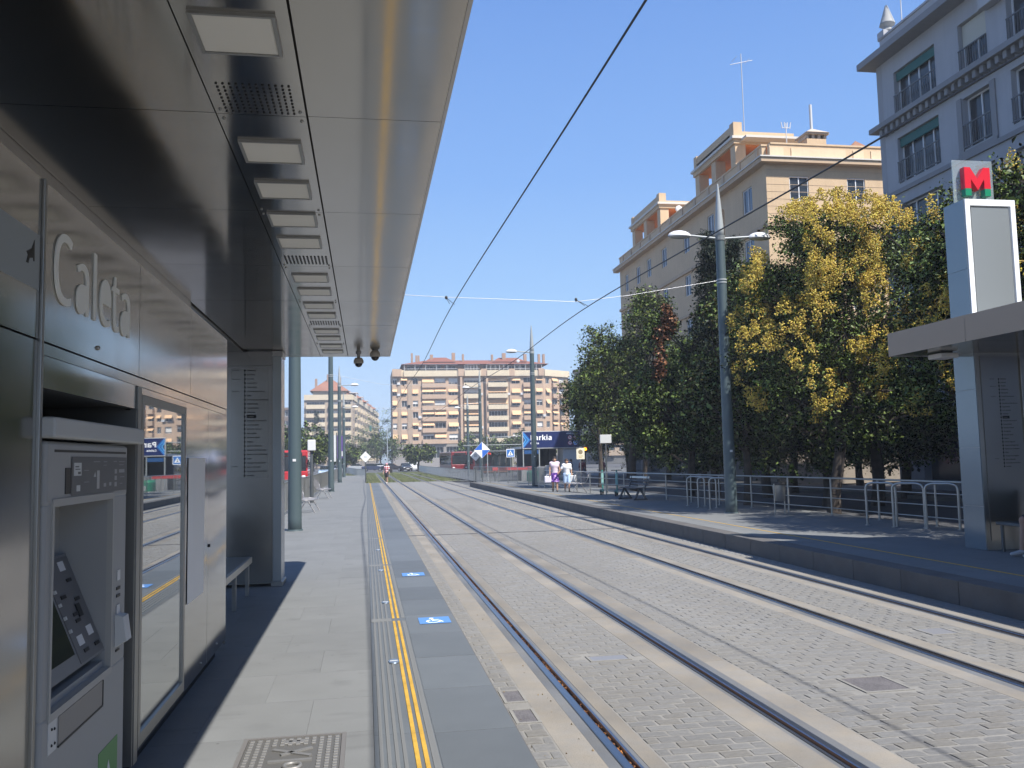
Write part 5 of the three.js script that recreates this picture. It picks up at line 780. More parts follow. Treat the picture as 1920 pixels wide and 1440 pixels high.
// sample clump centres in ellipsoid lobes, denser near the surface, with noise gaps
function clumps(r, lobes, n, shell = .45, fr = .11, gap = .43) {
  const out = [], f = fbm(5, 2, (r() * 1e5) | 0); let guard = 0;
  while (out.length < n && guard++ < n * 30) { const l = lobes[r() * lobes.length | 0]; const d = V(r() - .5, r() - .5, r() - .5); if (d.length() > .5 || d.length() < .05) continue; d.normalize().multiplyScalar(Math.pow(shell ** 3 + (1 - shell ** 3) * r(), 1 / 3)); const p = V(l[0] + d.x * l[3], l[1] + d.y * l[4], l[2] + d.z * l[5]); if (f(p.x * fr + p.z * fr * .6, p.y * fr + p.z * fr * .45) < gap) continue; out.push(p); }
  return out;
}
function tree(name, label, x, z, base, o) {
  const r = rng(o.seed), t = thing(name, label, 'tree', [x, base, z], 0, o.group), pts = clumps(r, o.lobes, o.n, o.shell);
  const wood = [], th = o.trunk, tr = o.r ?? .16, lean = o.lean ?? [0, 0]; const top = V(lean[0], th, lean[1]);
  const segs = 6; let prev = V(0, -.15, 0), pr = tr * 1.25; for (let k = 1; k <= segs; k++) { const f = k / segs, p = V(lean[0] * f + Math.sin(f * 5 + o.seed) * tr * .35, th * f, lean[1] * f + Math.cos(f * 4 + o.seed) * tr * .3), rr = tr * (1.1 - .4 * f); wood.push(bar(prev, p, pr, 9, rr)); prev = p; pr = rr; }
  const limbs = o.limbs ?? 9; const step = Math.max(1, Math.floor(pts.length / limbs));
  const nodes = [];
  for (let k = 0; k < limbs && k * step < pts.length; k++) { const e = pts[k * step], s = V(0, 0, 0).lerpVectors(V(lean[0] * .6, th * .62, lean[1] * .6), top, r()); const mid = s.clone().lerp(e, .5).add(V((r() - .5) * .3, .25 * s.distanceTo(e) * .3, (r() - .5) * .3)); wood.push(bar(s, mid, pr * .8, 6, pr * .5), bar(mid, e, pr * .5, 5, pr * .16)); nodes.push(mid, e); }
  if (nodes.length) for (let k = 0; k < pts.length; k += o.twig ?? 3) { let b = nodes[0], bd = 1e9; for (const q of nodes) { const d = q.distanceToSquared(pts[k]); if (d < bd) { bd = d; b = q; } } if (bd > .02) wood.push(bar(b, pts[k], .018 + tr * .05, 4, .006)); }
  mesh('trunk', wood.map(g => uvm(g)), o.bark ?? bark, t);
  mesh('crown', leafCloud(r, pts, o.per, o.rad, o.leaf, o.cols, o.asp, o.droop), leafMat, t);
  if (o.dead) mesh('dead_foliage', leafCloud(r, clumps(r, o.dead.lobes, o.dead.n, .2), o.dead.per, o.dead.rad, o.leaf, o.dead.cols), leafMat, t);
  if (o.pods) mesh('seed_pods', podCloud(r, clumps(r, o.pods.lobes ?? o.lobes, o.pods.n, .88, .27, .46), o.pods.per, o.pods.rad, .028, o.pods.cols), podMat, t);
  return t;
}
const GRN = [[.075, .125, .018], [.10, .15, .025], [.055, .098, .015], [.125, .175, .03]], GRY = [[.09, .125, .045], [.07, .10, .035], [.12, .155, .055]], DRK = [[.024, .05, .013], [.034, .06, .016], [.02, .036, .011]], LIM = [[.125, .18, .027], [.11, .16, .027], [.16, .19, .035]];
const POD = [[.56, .42, .06], [.50, .35, .055], [.62, .48, .10], [.40, .26, .05], [.56, .46, .06]];
const gT = 'street trees behind the opposite platform';
tree('golden_rain_tree', 'broad tree thick with golden seed pods behind the bike hoops', 12.9, -22.8, P - .1, { seed: 11, group: gT, trunk: 3.2, r: .17, lean: [.4, 0], limbs: 14, lobes: [[.4, 6.0, .2, 2.9, 2.5, 2.4], [-1.3, 4.8, .4, 1.7, 2.3, 1.9], [2.1, 5.2, .5, 2.0, 2.6, 2.0], [.6, 7.7, -.2, 2.1, 1.6, 1.8], [.2, 3.4, .2, 2.9, 1.7, 2.1], [-.6, 7.0, .4, 1.7, 1.7, 1.6]], n: 860, per: 66, rad: .36, leaf: .085, asp: .3, cols: GRN, pods: { n: 800, per: 46, rad: .21, lobes: [[.4, 6.3, .5, 3.0, 2.4, 2.5], [-1.3, 4.8, .7, 1.8, 2.3, 2.0], [2.1, 5.4, .8, 2.1, 2.6, 2.1], [.6, 7.6, .1, 2.1, 1.5, 1.9], [-.6, 7.0, .6, 1.7, 1.6, 1.7]], cols: POD } });
tree('golden_rain_tree', 'second pod laden tree overlapping the totem, lower and darker', 13.5, -17.0, P - .1, { seed: 12, group: gT, trunk: 2.6, r: .17, lean: [.3, -.4], limbs: 10, lobes: [[.2, 5.0, -.2, 1.9, 2.0, 1.9], [-.6, 3.6, -.2, 1.7, 1.3, 1.6], [.3, 6.6, 0, 1.7, 1.3, 1.7], [-.9, 5.6, .8, 1.3, 1.3, 1.4]], n: 480, per: 60, rad: .34, leaf: .085, asp: .3, cols: GRN, pods: { n: 150, per: 44, rad: .19, cols: POD } });
tree('leafy_tree', 'tall green tree rising behind the golden tree crown', 17.2, -27.5, .1, { seed: 13, group: gT, trunk: 4.5, r: .2, limbs: 12, lobes: [[0, 7.6, 0, 2.6, 3.0, 2.4], [-2.3, 6.8, 0, 2.0, 2.6, 2.0], [1.8, 7.2, .4, 2.0, 2.6, 2.0], [-1, 4.8, 0, 2.4, 1.6, 2]], n: 420, per: 60, rad: .45, leaf: .10, asp: .22, cols: GRN.concat(LIM.slice(1, 2)) });
tree('leafy_tree', 'bushy tree against the pale grey building', 18.4, -23.5, .1, { seed: 14, group: gT, trunk: 4, r: .18, limbs: 9, lobes: [[0, 7.2, 0, 1.9, 3.2, 1.9], [-.8, 5.4, 0, 1.9, 1.9, 1.7]], n: 260, per: 56, rad: .42, leaf: .10, asp: .25, cols: GRN });
tree('spruce_tree', 'dark narrow spruce standing behind the two armed lamp pole', 13.1, -30.2, 0, { seed: 15, group: gT, trunk: 11, r: .17, limbs: 0, lobes: [[0, 4.2, 0, 1.75, 1.6, 1.75], [0, 6.2, 0, 1.45, 1.5, 1.45], [0, 8.0, 0, 1.1, 1.4, 1.1], [0, 9.6, 0, .75, 1.2, .75], [0, 10.8, 0, .42, 1.0, .42], [0, 2.8, 0, 1.6, 1.2, 1.6]], n: 760, per: 60, rad: .26, leaf: .13, asp: .13, droop: .3, cols: [[.022, .042, .02], [.03, .052, .024], [.018, .034, .016]], shell: .3 });
tree('leafy_tree', 'big rounded green tree at the open end of the row', 14.0, -44.8, P - .1, { seed: 16, group: gT, trunk: 4.2, r: .2, limbs: 13, lobes: [[0, 7.2, 0, 2.8, 3.2, 2.7], [-1.7, 5.4, 0, 2.0, 2.4, 2.0], [1.6, 6.0, .2, 2.4, 2.8, 2.4], [.3, 8.8, 0, 2.4, 1.9, 2.3], [-.4, 3.4, 0, 2.9, 1.7, 2.4]], n: 900, per: 54, rad: .45, leaf: .115, asp: .38, cols: LIM.concat(LIM, GRN.slice(1)) });
tree('leafy_tree', 'green tree leaning over the railing near the bench', 12.2, -31.8, P - .1, { seed: 17, group: gT, trunk: 2.8, r: .15, limbs: 11, lobes: [[0, 5.0, 0, 2.0, 2.0, 1.9], [-1.0, 3.3, .3, 1.7, 1.5, 1.6], [1.0, 3.4, .4, 2.0, 1.6, 1.7], [.2, 6.2, 0, 1.6, 1.3, 1.5]], n: 660, per: 54, rad: .4, leaf: .10, asp: .4, cols: GRN, dead: { lobes: [[-1.4, 3.9, 1.3, .42, .7, .3], [-1.35, 4.9, 1.3, .48, .8, .35], [-1.3, 5.8, 1.3, .42, .8, .35], [-1.15, 6.7, 1.2, .25, .6, .25]], n: 110, per: 16, rad: .15, cols: [[.20, .075, .03], [.24, .10, .04], [.15, .06, .03]] } });
tree('leafy_tree', 'sparse dull green tree between the spruce and lamp pole', 11.9, -26.2, P - .1, { seed: 18, group: gT, trunk: 2.8, r: .13, limbs: 12, lobes: [[0, 4.9, 0, 1.7, 2.2, 1.7], [.4, 6.4, 0, 1.4, 1.4, 1.3], [-.4, 3.2, 0, 1.9, 1.4, 1.7]], n: 430, per: 48, rad: .36, leaf: .095, asp: .42, cols: GRN.concat([[.10, .09, .02]]) });
tree('leafy_tree', 'grey green tree at the edge of the row above parking sign', 14.0, -51.5, P - .1, { seed: 19, group: gT, trunk: 4.2, r: .14, limbs: 9, lobes: [[0, 5.6, 0, 1.9, 1.9, 1.8], [-1.2, 5.4, 0, 1.4, 1.3, 1.3], [.6, 7, 0, 1.4, 1.3, 1.3]], n: 330, per: 46, rad: .4, leaf: .105, asp: .35, cols: GRN.concat(GRY) });
tree('leafy_tree', 'leafy tree behind the totem at the picture edge', 13.0, -14.3, P - .1, { seed: 20, group: gT, trunk: 3.4, r: .16, limbs: 10, lobes: [[0, 5.4, 0, 1.9, 2.2, 1.9], [-.3, 4.1, 0, 1.7, 1.3, 1.7], [-.6, 5.9, 0, 1.3, 1.1, 1.6]], n: 380, per: 54, rad: .4, leaf: .10, asp: .3, cols: GRN, pods: { n: 60, per: 30, rad: .2, cols: POD } });
tree('spruce_tree', 'conifer branch tips beside the grey facade at picture edge', 20.4, -21.0, .2, { seed: 21, group: gT, trunk: 13, r: .2, limbs: 0, lobes: [[0, 5, 0, 2.0, 2, 2], [0, 8, 0, 1.6, 2, 1.6], [0, 11, 0, 1.1, 1.8, 1.1], [0, 13, 0, .6, 1.4, .6]], n: 300, per: 50, rad: .32, leaf: .14, asp: .1, droop: .25, cols: [[.03, .06, .03], [.04, .075, .03]], shell: .3 });
const deep = (x, z, seed, label) => tree('leafy_tree', label, x, z, .1, { seed, group: gT, trunk: 3.4, r: .18, limbs: 9, lobes: [[0, 4.8, 0, 2.7, 2.8, 2.4], [-.8, 2.6, 0, 2.5, 1.6, 2.2], [1.0, 3.2, 0, 2.4, 2.0, 2.2]], n: 430, per: 50, rad: .46, leaf: .12, asp: .38, cols: GRN });
deep(19.6, -38, 61, 'deep shaded street tree close to the tan building corner'); deep(20.6, -31, 62, 'deep shaded street tree in front of the grey building end'); deep(15.2, -27.2, 63, 'shaded street tree directly behind the golden tree'); deep(21.6, -45.2, 65, 'low shaded tree at the mouth of the side street'); deep(25.6, -42.4, 66, 'shaded tree inside the side street between the two buildings'); deep(20.2, -50.5, 68, 'shaded tree by the tan building shop fronts, nearest one'); deep(20.6, -58, 69, 'shaded tree by the tan building shop fronts, middle one'); deep(20.2, -66, 70, 'shaded tree by the tan building shop fronts, farthest one'); deep(15.6, -37.6, 71, 'shaded tree behind the leaning tree and bench'); deep(18.6, -17.5, 64, 'shaded street tree before the grey shop fronts');
// trees whose shade falls on the platform from beyond the frame and deeper in the row
tree('leafy_tree', 'street tree among trunks under the tan building, near the spruce', 16.6, -34.5, .1, { seed: 22, group: gT, trunk: 3.8, r: .19, limbs: 10, lobes: [[0, 6.0, 0, 2.5, 2.6, 2.4], [-1, 4.2, 0, 2.1, 1.6, 2], [1.2, 4.6, 0, 2, 1.8, 2]], n: 320, per: 44, rad: .45, leaf: .12, asp: .38, cols: GRN });
tree('leafy_tree', 'street tree among trunks under the tan building, behind the big rounded tree', 16.4, -42.5, .1, { seed: 23, group: gT, trunk: 3.6, r: .18, limbs: 10, lobes: [[0, 5.6, 0, 2.6, 2.6, 2.4], [-1, 4.0, 0, 2.1, 1.6, 2]], n: 300, per: 44, rad: .45, leaf: .12, asp: .38, cols: GRN });
tree('leafy_tree', 'street tree standing past the amber signal', 17.6, -54, .1, { seed: 24, group: gT, trunk: 3.2, r: .16, limbs: 8, lobes: [[0, 5.0, 0, 2.4, 2.2, 2.4], [-.8, 3.6, 0, 1.8, 1.2, 1.8]], n: 240, per: 44, rad: .45, leaf: .12, asp: .38, cols: GRN });
tree('leafy_tree', 'street tree beyond the frame shading the opposite shelter', 13.9, -10.4, P - .1, { seed: 25, group: gT, trunk: 3.8, r: .18, limbs: 9, lobes: [[.2, 5.4, .6, 2.3, 2.0, 2.3], [-.3, 4.6, 0, 2.0, 1.4, 2.2], [.6, 6.4, .8, 1.6, 1.1, 1.6]], n: 400, per: 46, rad: .45, leaf: .12, asp: .36, cols: GRN });
// far trees
const FAR = (x, z, h, w, seed, cols, label, name = 'leafy_tree', per = 40, leaf = .32) => tree(name, label, x, z, 0, { seed, group: 'distant trees by the crossroads', trunk: h * .45, r: .22, limbs: 7, twig: 9, lobes: [[0, h * .66, 0, w, h * .34, w], [-w * .45, h * .52, 0, w * .7, h * .28, w * .7], [w * .45, h * .55, 0, w * .7, h * .28, w * .7]], n: 130, per, rad: w * .2, leaf, asp: .4, cols });
FAR(3.2, -262, 17.5, 7.0, 31, LIM.concat(GRN), 'tallest green plane tree beside the far block');
FAR(-2.8, -215, 9, 6.2, 32, GRN, 'spreading tree before the tall plane tree'); FAR(3.4, -205, 8.5, 5, 33, GRN, 'tree by the crossroads next to the small lime tree');
FAR(8.9, -150, 5.6, 2.5, 34, LIM, 'small lime green tree in front of the far block');
FAR(-6.6, -104, 5.4, 2.0, 35, LIM, 'small lime green tree by the bus road', 'leafy_tree', 44, .2); FAR(-8.3, -118, 7.2, 3.2, 36, GRN, 'green tree behind the box lamp'); FAR(-15, -150, 8.5, 4, 37, GRN, 'tree half hidden behind the nearest pole'); FAR(-11, -190, 9.5, 5, 38, GRN, 'green tree below the cypress');
FAR(22.5, -175, 7.5, 4, 39, GRN, 'leafy tree at the foot of the far block behind the buses'); FAR(30.5, -168, 7.2, 4.2, 40, GRN, 'leafy tree at the far block beside the parking sign'); FAR(-3.5, -160, 5, 2.4, 42, LIM.concat(GRN), 'low young tree beside the far crossroads'); FAR(38, -150, 8, 4.5, 43, GRN, 'green tree behind the parking entrance');
tree('cypress_tree', 'slim dark cypress in front of the farther cream block', -14.0, -258, 0, { seed: 45, group: 'distant trees by the crossroads', trunk: 12, r: .25, limbs: 0, lobes: [[0, 6, 0, 1.5, 5, 1.5], [0, 11, 0, 1.1, 4, 1.1], [0, 14.5, 0, .6, 2.5, .6]], n: 90, per: 40, rad: .6, leaf: .3, asp: .3, cols: DRK, shell: .2 });
// hedge and planter under the far block
{ const t = thing('planted_hedge', 'low rusty hedge planter in front of the far block shops', 'hedge', [20, .05, -140]), r = rng(88), pts = []; for (let k = 0; k < 90; k++) pts.push(V((r() - .5) * 15, .5 + r() * 1.0, (r() - .5) * 1.2)); mesh('planter_box', rbox(-7.6, 7.6, 0, .5, -.7, .7, .04), mat([.3, .14, .08], .8), t); mesh('foliage', leafCloud(r, pts, 34, .4, .2, [[.14, .12, .03], [.10, .12, .03], [.18, .12, .04]]), leafMat, t); }
// ---------------------------------------------------------------- vehicles
const tyre = mat([.015, .015, .016], .85), rimM = mat([.4, .4, .42], .35, .8), carGlass = phys([.02, .025, .03], .05, 0), lampW = mat([.7, .7, .68], .2), lampR = mat([.4, .02, .02], .3);
function wheel(parent, x, y, z, r) { const w = mesh('wheel', new THREE.CylinderGeometry(r, r, .2, 18).rotateZ(PI / 2).translate(x, y, z), tyre, parent); mesh('rim', new THREE.CylinderGeometry(r * .6, r * .6, .21, 12).rotateZ(PI / 2).translate(x, y, z), rimM, w); }
function bus(x, z, turn, label, paint, group) {     // front faces +z, 2.5 wide
  const t = thing('city_bus', label, 'bus', [x, 0, z], turn, group), P1 = phys(paint, .3, 0, { clearcoat: .6 });
  mesh('body', [rbox(-1.25, 1.25, .32, 1.25, -12, 0, .12), rbox(-1.25, 1.25, 2.45, 3.0, -12, -.02, .14), ...[-1.25, 1.09].map(a => rbox(a, a + .16, 1.1, 2.6, -.3, -.02, .05)), ...[-1.25, 1.09].map(a => rbox(a, a + .16, 1.1, 2.6, -12, -11.7, .05))], P1, t);
  mesh('windscreen', rbox(-1.12, 1.12, 1.2, 2.5, -.2, -.06, .05), carGlass, t);
  for (const s of [-1, 1]) for (let k = 0; k < 7; k++) mesh('side_window', rbox(s > 0 ? 1.16 : -1.22, s > 0 ? 1.22 : -1.16, 1.22, 2.47, -1.95 - k * 1.6, -.42 - k * 1.6, .02, 1), carGlass, t);
  mesh('destination_display', rbox(-.8, .8, 2.55, 2.82, -.05, .0, .02), M.black, t); mesh('bumper', rbox(-1.24, 1.24, .3, .55, -.1, .06, .05), M.railDark, t);
  for (const s of [-1, 1]) { mesh('headlight', ell(.18, .1, .06, s * .9, .78, .0), lampW, t); mesh('mirror', [rbox(s * 1.3 - .07, s * 1.3 + .07, 1.8, 2.2, .1, .2, .03), bar(V(s * 1.15, 2.4, 0), V(s * 1.3, 2.15, .15), .025)], M.black, t); for (const zz of [-2.6, -8.9]) wheel(t, s * 1.12, .48, zz, .48); }
  return t;
}
bus(15.6, -118, .05, 'bright red city bus waiting beyond the parking sign', [.62, .03, .02], 'city buses'); bus(12.9, -121, .05, 'maroon city bus beside the bright red one', [.18, .02, .025], 'city buses'); bus(-6.1, -76, .02, 'red and dark bus coming up the road behind the nearest pole', [.45, .02, .025], 'city buses');
function car(x, z, turn, label, paint, van) {
  const t = thing(van ? 'delivery_van' : 'parked_car', label, van ? 'van' : 'car', [x, -.03, z], turn, van ? undefined : 'cars around the crossroads'), P1 = phys(paint, .3, .1, { clearcoat: .8 });
  const prof = van ? [[-2.4, .35], [-2.4, 1.95], [-2.2, 2.1], [.9, 2.1], [1.5, 1.2], [2.3, 1.0], [2.45, .6], [2.4, .35]] : [[-2.1, .35], [-2.15, .8], [-2.0, .95], [-1.3, 1.0], [1.0, .95], [2.0, .78], [2.15, .6], [2.1, .35]];
  const sh = new THREE.Shape(); prof.forEach((p, i) => i ? sh.lineTo(...p) : sh.moveTo(...p)); const g = new THREE.ExtrudeGeometry(sh, { depth: 1.6, bevelEnabled: true, bevelSize: .05, bevelThickness: .08, bevelSegments: 2 }); g.translate(0, 0, -.8); g.rotateY(-PI / 2);
  mesh('body', g, P1, t);
  if (!van) { const s2 = new THREE.Shape(); [[-1.75, .95], [-1.2, 1.42], [.1, 1.45], [.95, .95]].forEach((p, i) => i ? s2.lineTo(...p) : s2.moveTo(...p)); const c = new THREE.ExtrudeGeometry(s2, { depth: 1.3, bevelEnabled: true, bevelSize: .03, bevelThickness: .08, bevelSegments: 2 }); c.translate(0, 0, -.65); c.rotateY(-PI / 2); mesh('glasshouse', c, carGlass, t); mesh('roof', rbox(-.66, .66, 1.45, 1.5, -1.15, .05, .02), P1, t); }
  else { mesh('windscreen', (() => { const q = box(-.75, .75, -.42, .42, -.02, .02); q.rotateX(-.58); q.translate(0, 1.68, 1.24); return q; })(), carGlass, t); for (const s of [-1, 1]) mesh('side_window', box(s * .89 - .01, s * .89 + .01, 1.3, 1.85, .1, .9), carGlass, t); }
  for (const s of [-1, 1]) { mesh('headlight', ell(.16, .08, .05, s * .62, van ? .85 : .68, van ? 2.42 : 2.15), lampW, t); mesh('tail_light', ell(.1, .12, .04, s * .68, .8, -2.2), lampR, t); for (const zz of [-1.35, 1.35]) wheel(t, s * .8, .32, zz, .32); }
  mesh('number_plate', rbox(-.26, .26, .42, .54, 2.2, van ? 2.47 : 2.22, .01, 1), M.white, t);
}
car(8.5, -163, 0, 'white delivery van at the crossroads behind the slanted fence', [.75, .76, .77], true);
car(5.0, -166, 1.4, 'black car crossing behind the walking man', [.02, .02, .025]); car(7.2, -160, .1, 'dark car stopped beside the white van', [.03, .03, .035]); car(1.4, -172, 1.5, 'dark blue car at the far crossroads, left of the black car', [.03, .04, .09]); car(-1.5, -185, 1.5, 'silver car far back at the crossroads', [.4, .42, .43]); car(3.2, -188, 1.5, 'white car far back at the crossroads', [.7, .7, .7]);
car(-8.6, -80, 0, 'white car following the bus behind the nearest pole', [.7, .7, .7]); car(-5.2, -118, 0, 'pale blue car on the bus road beyond the lamp', [.35, .45, .55]); car(-4.2, -140, 0, 'silver car on the bus road farther back', [.5, .5, .52]);
{ // far crossroad signals
  const t = thing('signal_gantry', 'slim grey street light with long arm over the far crossroads', 'street light', [4.6, 0, -190]); mesh('mast', bar(V(0, 0, 0), V(0, 9, 0), .1, 8, .07), M.poleLight, t); mesh('arm', bar(V(0, 9, 0), V(-3.4, 9.2, 0), .06, 6), M.poleLight, t); mesh('signal_box', rbox(-3.8, -3.3, 8.4, 9.6, -.2, .2, .05), mat([.06, .14, .12], .5), t);
}
{ const t = thing('banner_pole', 'dark post carrying a purple banner beyond the near platform poles', 'banner', [-3.6, 0, -112]); mesh('mast', bar(V(0, 0, 0), V(0, 5.6, 0), .06, 8), M.railDark, t); mesh('banner', box(.08, .85, 2.4, 5.2, -.02, .02), mat([.15, .06, .32], .6), t); mesh('white_board', box(-.9, -.08, 2.0, 5.3, -.02, .02), M.white, t); }
// ---------------------------------------------------------------- people
function sdfGeo(prims, c, half, N) {                     // tapered capsules joined smoothly and meshed
  const mc = new MarchingCubes(N, new THREE.MeshBasicMaterial(), false, false, 60000); mc.isolation = 0; const s = mc.size, h = s / 2, f = mc.field;
  const pr = prims.map(([a, b, ra, rb]) => { const d = [b[0] - a[0], b[1] - a[1], b[2] - a[2]]; return [a, d, d[0] * d[0] + d[1] * d[1] + d[2] * d[2] || 1e-9, ra, rb]; });
  for (let k = 0; k < s; k++) for (let j = 0; j < s; j++) for (let i = 0; i < s; i++) {
    const x = c[0] + (i - h) / h * half, y = c[1] + (j - h) / h * half, z = c[2] + (k - h) / h * half; let D = 1;
    for (const [a, d, L, ra, rb] of pr) { let t = ((x - a[0]) * d[0] + (y - a[1]) * d[1] + (z - a[2]) * d[2]) / L; t = t < 0 ? 0 : t > 1 ? 1 : t; const dx = x - a[0] - d[0] * t, dy = y - a[1] - d[1] * t, dz = z - a[2] - d[2] * t, q = Math.sqrt(dx * dx + dy * dy + dz * dz) - ra - (rb - ra) * t; const w = Math.max(0, .035 - Math.abs(D - q)); D = Math.min(D, q) - w * w / .14; }
    f[i + j * s + k * s * s] = -D;
  }
  mc.update(); const n = mc.count ?? mc.geometry.drawRange.count; const p = new Float32Array(mc.positionArray.slice(0, n * 3)), nn = new Float32Array(mc.normalArray.slice(0, n * 3)); for (let i = 0; i < n; i++) for (let q = 0; q < 3; q++) p[i * 3 + q] = p[i * 3 + q] * half + c[q];
  const g = new THREE.BufferGeometry(); g.setAttribute('position', new THREE.BufferAttribute(p, 3)); g.setAttribute('normal', new THREE.BufferAttribute(nn, 3)); g.computeVertexNormals(); return uvm(g);
}
const mir = a => [-a[0], a[1], a[2]];
function person(o) {
  const t = thing('person', o.label, 'person', o.pos, o.turn, o.group), J = o.J, k = o.k ?? 1, S = a => a.map(v => v * k), skin = mat(o.skin ?? [.42, .24, .16], .6), f = o.fat ?? 1;
  const C = (a, b, ra, rb) => [S(a), S(b), ra * k * f, rb * k * f], limb = [];
  const torso = [C(J.pelvis, J.waist, .125, .115), C(J.waist, J.chest, .115, .135), C([J.chest[0] - .07, J.chest[1], J.chest[2]], [J.chest[0] + .07, J.chest[1], J.chest[2]], .12, .12), C(J.shL, J.shR, .07, .07)];
  const thigh = [C(J.hipL, J.knL, .085, .06), C(J.hipR, J.knR, .085, .06)], shin = [C(J.knL, J.anL, .055, .036), C(J.knR, J.anR, .055, .036)], upper = [C(J.shL, J.elL, .05, .04), C(J.shR, J.elR, .05, .04)], fore = [C(J.elL, J.wrL, .038, .027), C(J.elR, J.wrR, .038, .027)];
  const hd = J.head, head = [C([hd[0], hd[1] + .03, hd[2] - .01], [hd[0], hd[1] - .04, hd[2] + .025], .092, .07), C([hd[0], hd[1] - .01, hd[2] + .08], [hd[0], hd[1] - .025, hd[2] + .1], .016, .014), C([hd[0], hd[1] - .12, hd[2] - .01], J.neck, .05, .055), C([hd[0] - .085, hd[1], hd[2]], [hd[0] - .088, hd[1] - .02, hd[2]], .018, .014), C([hd[0] + .085, hd[1], hd[2]], [hd[0] + .088, hd[1] - .02, hd[2]], .018, .014)];
  const dirH = (w, e) => { const d = [w[0] - e[0], w[1] - e[1], w[2] - e[2]], L = Math.hypot(...d); return d.map(v => v / L); }, palm = [], fing = [];
  for (const [w, e, s] of [[J.wrL, J.elL, 1], [J.wrR, J.elR, -1]]) { const d = dirH(w, e), at = (l, sx, sz) => [w[0] + d[0] * l + sx, w[1] + d[1] * l, w[2] + d[2] * l + sz]; palm.push(C(w, at(.07, 0, 0), .027, .033)); [.085, .095, .09, .075].forEach((l, i) => { const zz = (i - 1.5) * .017; fing.push(bar(V(...S(at(.07, 0, zz))), V(...S(at(.07 + l * .55, 0, zz))), .009 * k, 6, .008 * k), bar(V(...S(at(.07 + l * .55, 0, zz))), V(...S(at(.07 + l, -s * .018, zz))), .008 * k, 6, .006 * k)); }); fing.push(bar(V(...S(at(.03, 0, .025))), V(...S(at(.085, -s * .01, .05))), .01 * k, 6, .007 * k)); }
  const c = S(o.centre ?? [0, .86, 0]), half = (o.half ?? .93) * k, N = o.N ?? 84;
  mesh('body', [sdfGeo([...torso, ...thigh, ...shin, ...upper, ...fore, ...palm, ...head], c, half, N), ...fing], skin, t);
  const fat = (l, e, lim) => l.map(([a, b, ra, rb], i) => [a, b.map((v, q) => lim ? a[q] + (v - a[q]) * lim : v), ra + e * k, rb + e * k]);
  mesh(o.topName ?? 'shirt', sdfGeo([...fat(torso, .018), ...(o.sleeve ? fat(upper, .022, o.sleeve) : [])], c, half, N), o.top, t);
  if (o.skirt) mesh('skirt', lathe([[.10, .98], [.165, .9], [.2, .7], [.24, .48], [.22, .48], [.15, .9]].map(p => [p[0] * k * f, p[1] * k]), 24), o.skirt, t); else mesh('shorts', sdfGeo([C(J.pelvis, J.waist, .14, .13), ...fat(thigh, .03, o.leg ?? .75)], c, half, N), o.bottom, t);
  for (const [a, b] of [[J.anL, J.toL], [J.anR, J.toR]]) mesh('shoe', [bar(V(...S([a[0], a[1] - .035, a[2] - .03])), V(...S([b[0], b[1] + .005, b[2]])), .045 * k, 8, .034 * k), ell(.042 * k, .03 * k, .05 * k, ...S([b[0], b[1] + .008, b[2]]), 8)], o.shoe ?? M.black, t);
  const hairG = new THREE.SphereGeometry(.108 * k, 18, 12, 0, 6.2832, 0, PI * .58); hairG.scale(.98, 1.08, 1.05); hairG.rotateX(-.35); hairG.translate(...S([hd[0], hd[1] + .03, hd[2] - .015]));
  mesh(o.hat ? 'hat' : 'hair', o.long ? [hairG, ell(.1 * k, .2 * k, .06 * k, ...S([hd[0], hd[1] - .08, hd[2] - .075]), 10)] : [hairG], o.hair ?? mat([.03, .02, .015], .8), t);
  mesh('eyes', [ell(.012 * k, .009 * k, .008 * k, ...S([hd[0] - .033, hd[1] + .005, hd[2] + .083]), 8), ell(.012 * k, .009 * k, .008 * k, ...S([hd[0] + .033, hd[1] + .005, hd[2] + .083]), 8)], M.black, t); mesh('mouth', ell(.026 * k, .006 * k, .006 * k, ...S([hd[0], hd[1] - .068, hd[2] + .086]), 8), mat([.3, .1, .08], .6), t);
  if (o.bag) { const b = o.bag; mesh('bag', [rbox(b[0] - .16, b[0] + .16, b[1] - .38, b[1] - .06, b[2] - .07, b[2] + .07, .04), new THREE.TorusGeometry(.06, .008, 6, 14).translate(b[0], b[1] - .03, b[2])], o.bagM ?? M.white, t); }
  return t;
}
const walkJ = (s = 1) => ({ pelvis: [0, .93, 0], waist: [0, 1.08, 0], chest: [0, 1.27, .005], neck: [0, 1.44, 0], head: [0, 1.58, .01], shL: [.165, 1.38, 0], shR: [-.165, 1.38, 0], elL: [.235, 1.12, -.05], elR: [-.235, 1.12, .03], wrL: [.25, .90, .04 * s], wrR: [-.25, .89, .12], hipL: [.09, .90, 0], hipR: [-.09, .90, 0], knL: [.095, .50, .09], knR: [-.095, .49, .0], anL: [.095, .10, .14], anR: [-.095, .13, -.16], toL: [.1, .02, .28], toR: [-.1, .03, -.03] });
const plaidTex = dataTex(64, .35, (u, v) => { const a = ((u * 4) | 0) & 1, b = ((v * 4) | 0) & 1; return a && b ? [.62, .16, .2] : a || b ? [.8, .5, .52] : [.92, .88, .88]; });
const printTex = dataTex(128, .5, (() => { const f = fbm(5, 3, 321); return (u, v) => { const k = f(u, v); return k > .56 ? [.78, .62, .8] : k > .46 ? [.42, .24, .62] : [.26, .12, .45]; }; })());
person({ label: 'man in pink and white plaid shirt and dark shorts walking on the track', pos: [1.79, -.005, -77], turn: -.5, J: walkJ(), k: 1.03, top: tmat(plaidTex, .85), sleeve: .7, bottom: mat([.03, .025, .03], .9), leg: .85, hair: mat([.55, .3, .36], .8), hat: 1, shoe: mat([.5, .48, .46], .6), bag: [.36, 1.3, -.05], bagM: mat([.05, .05, .05], .7) });
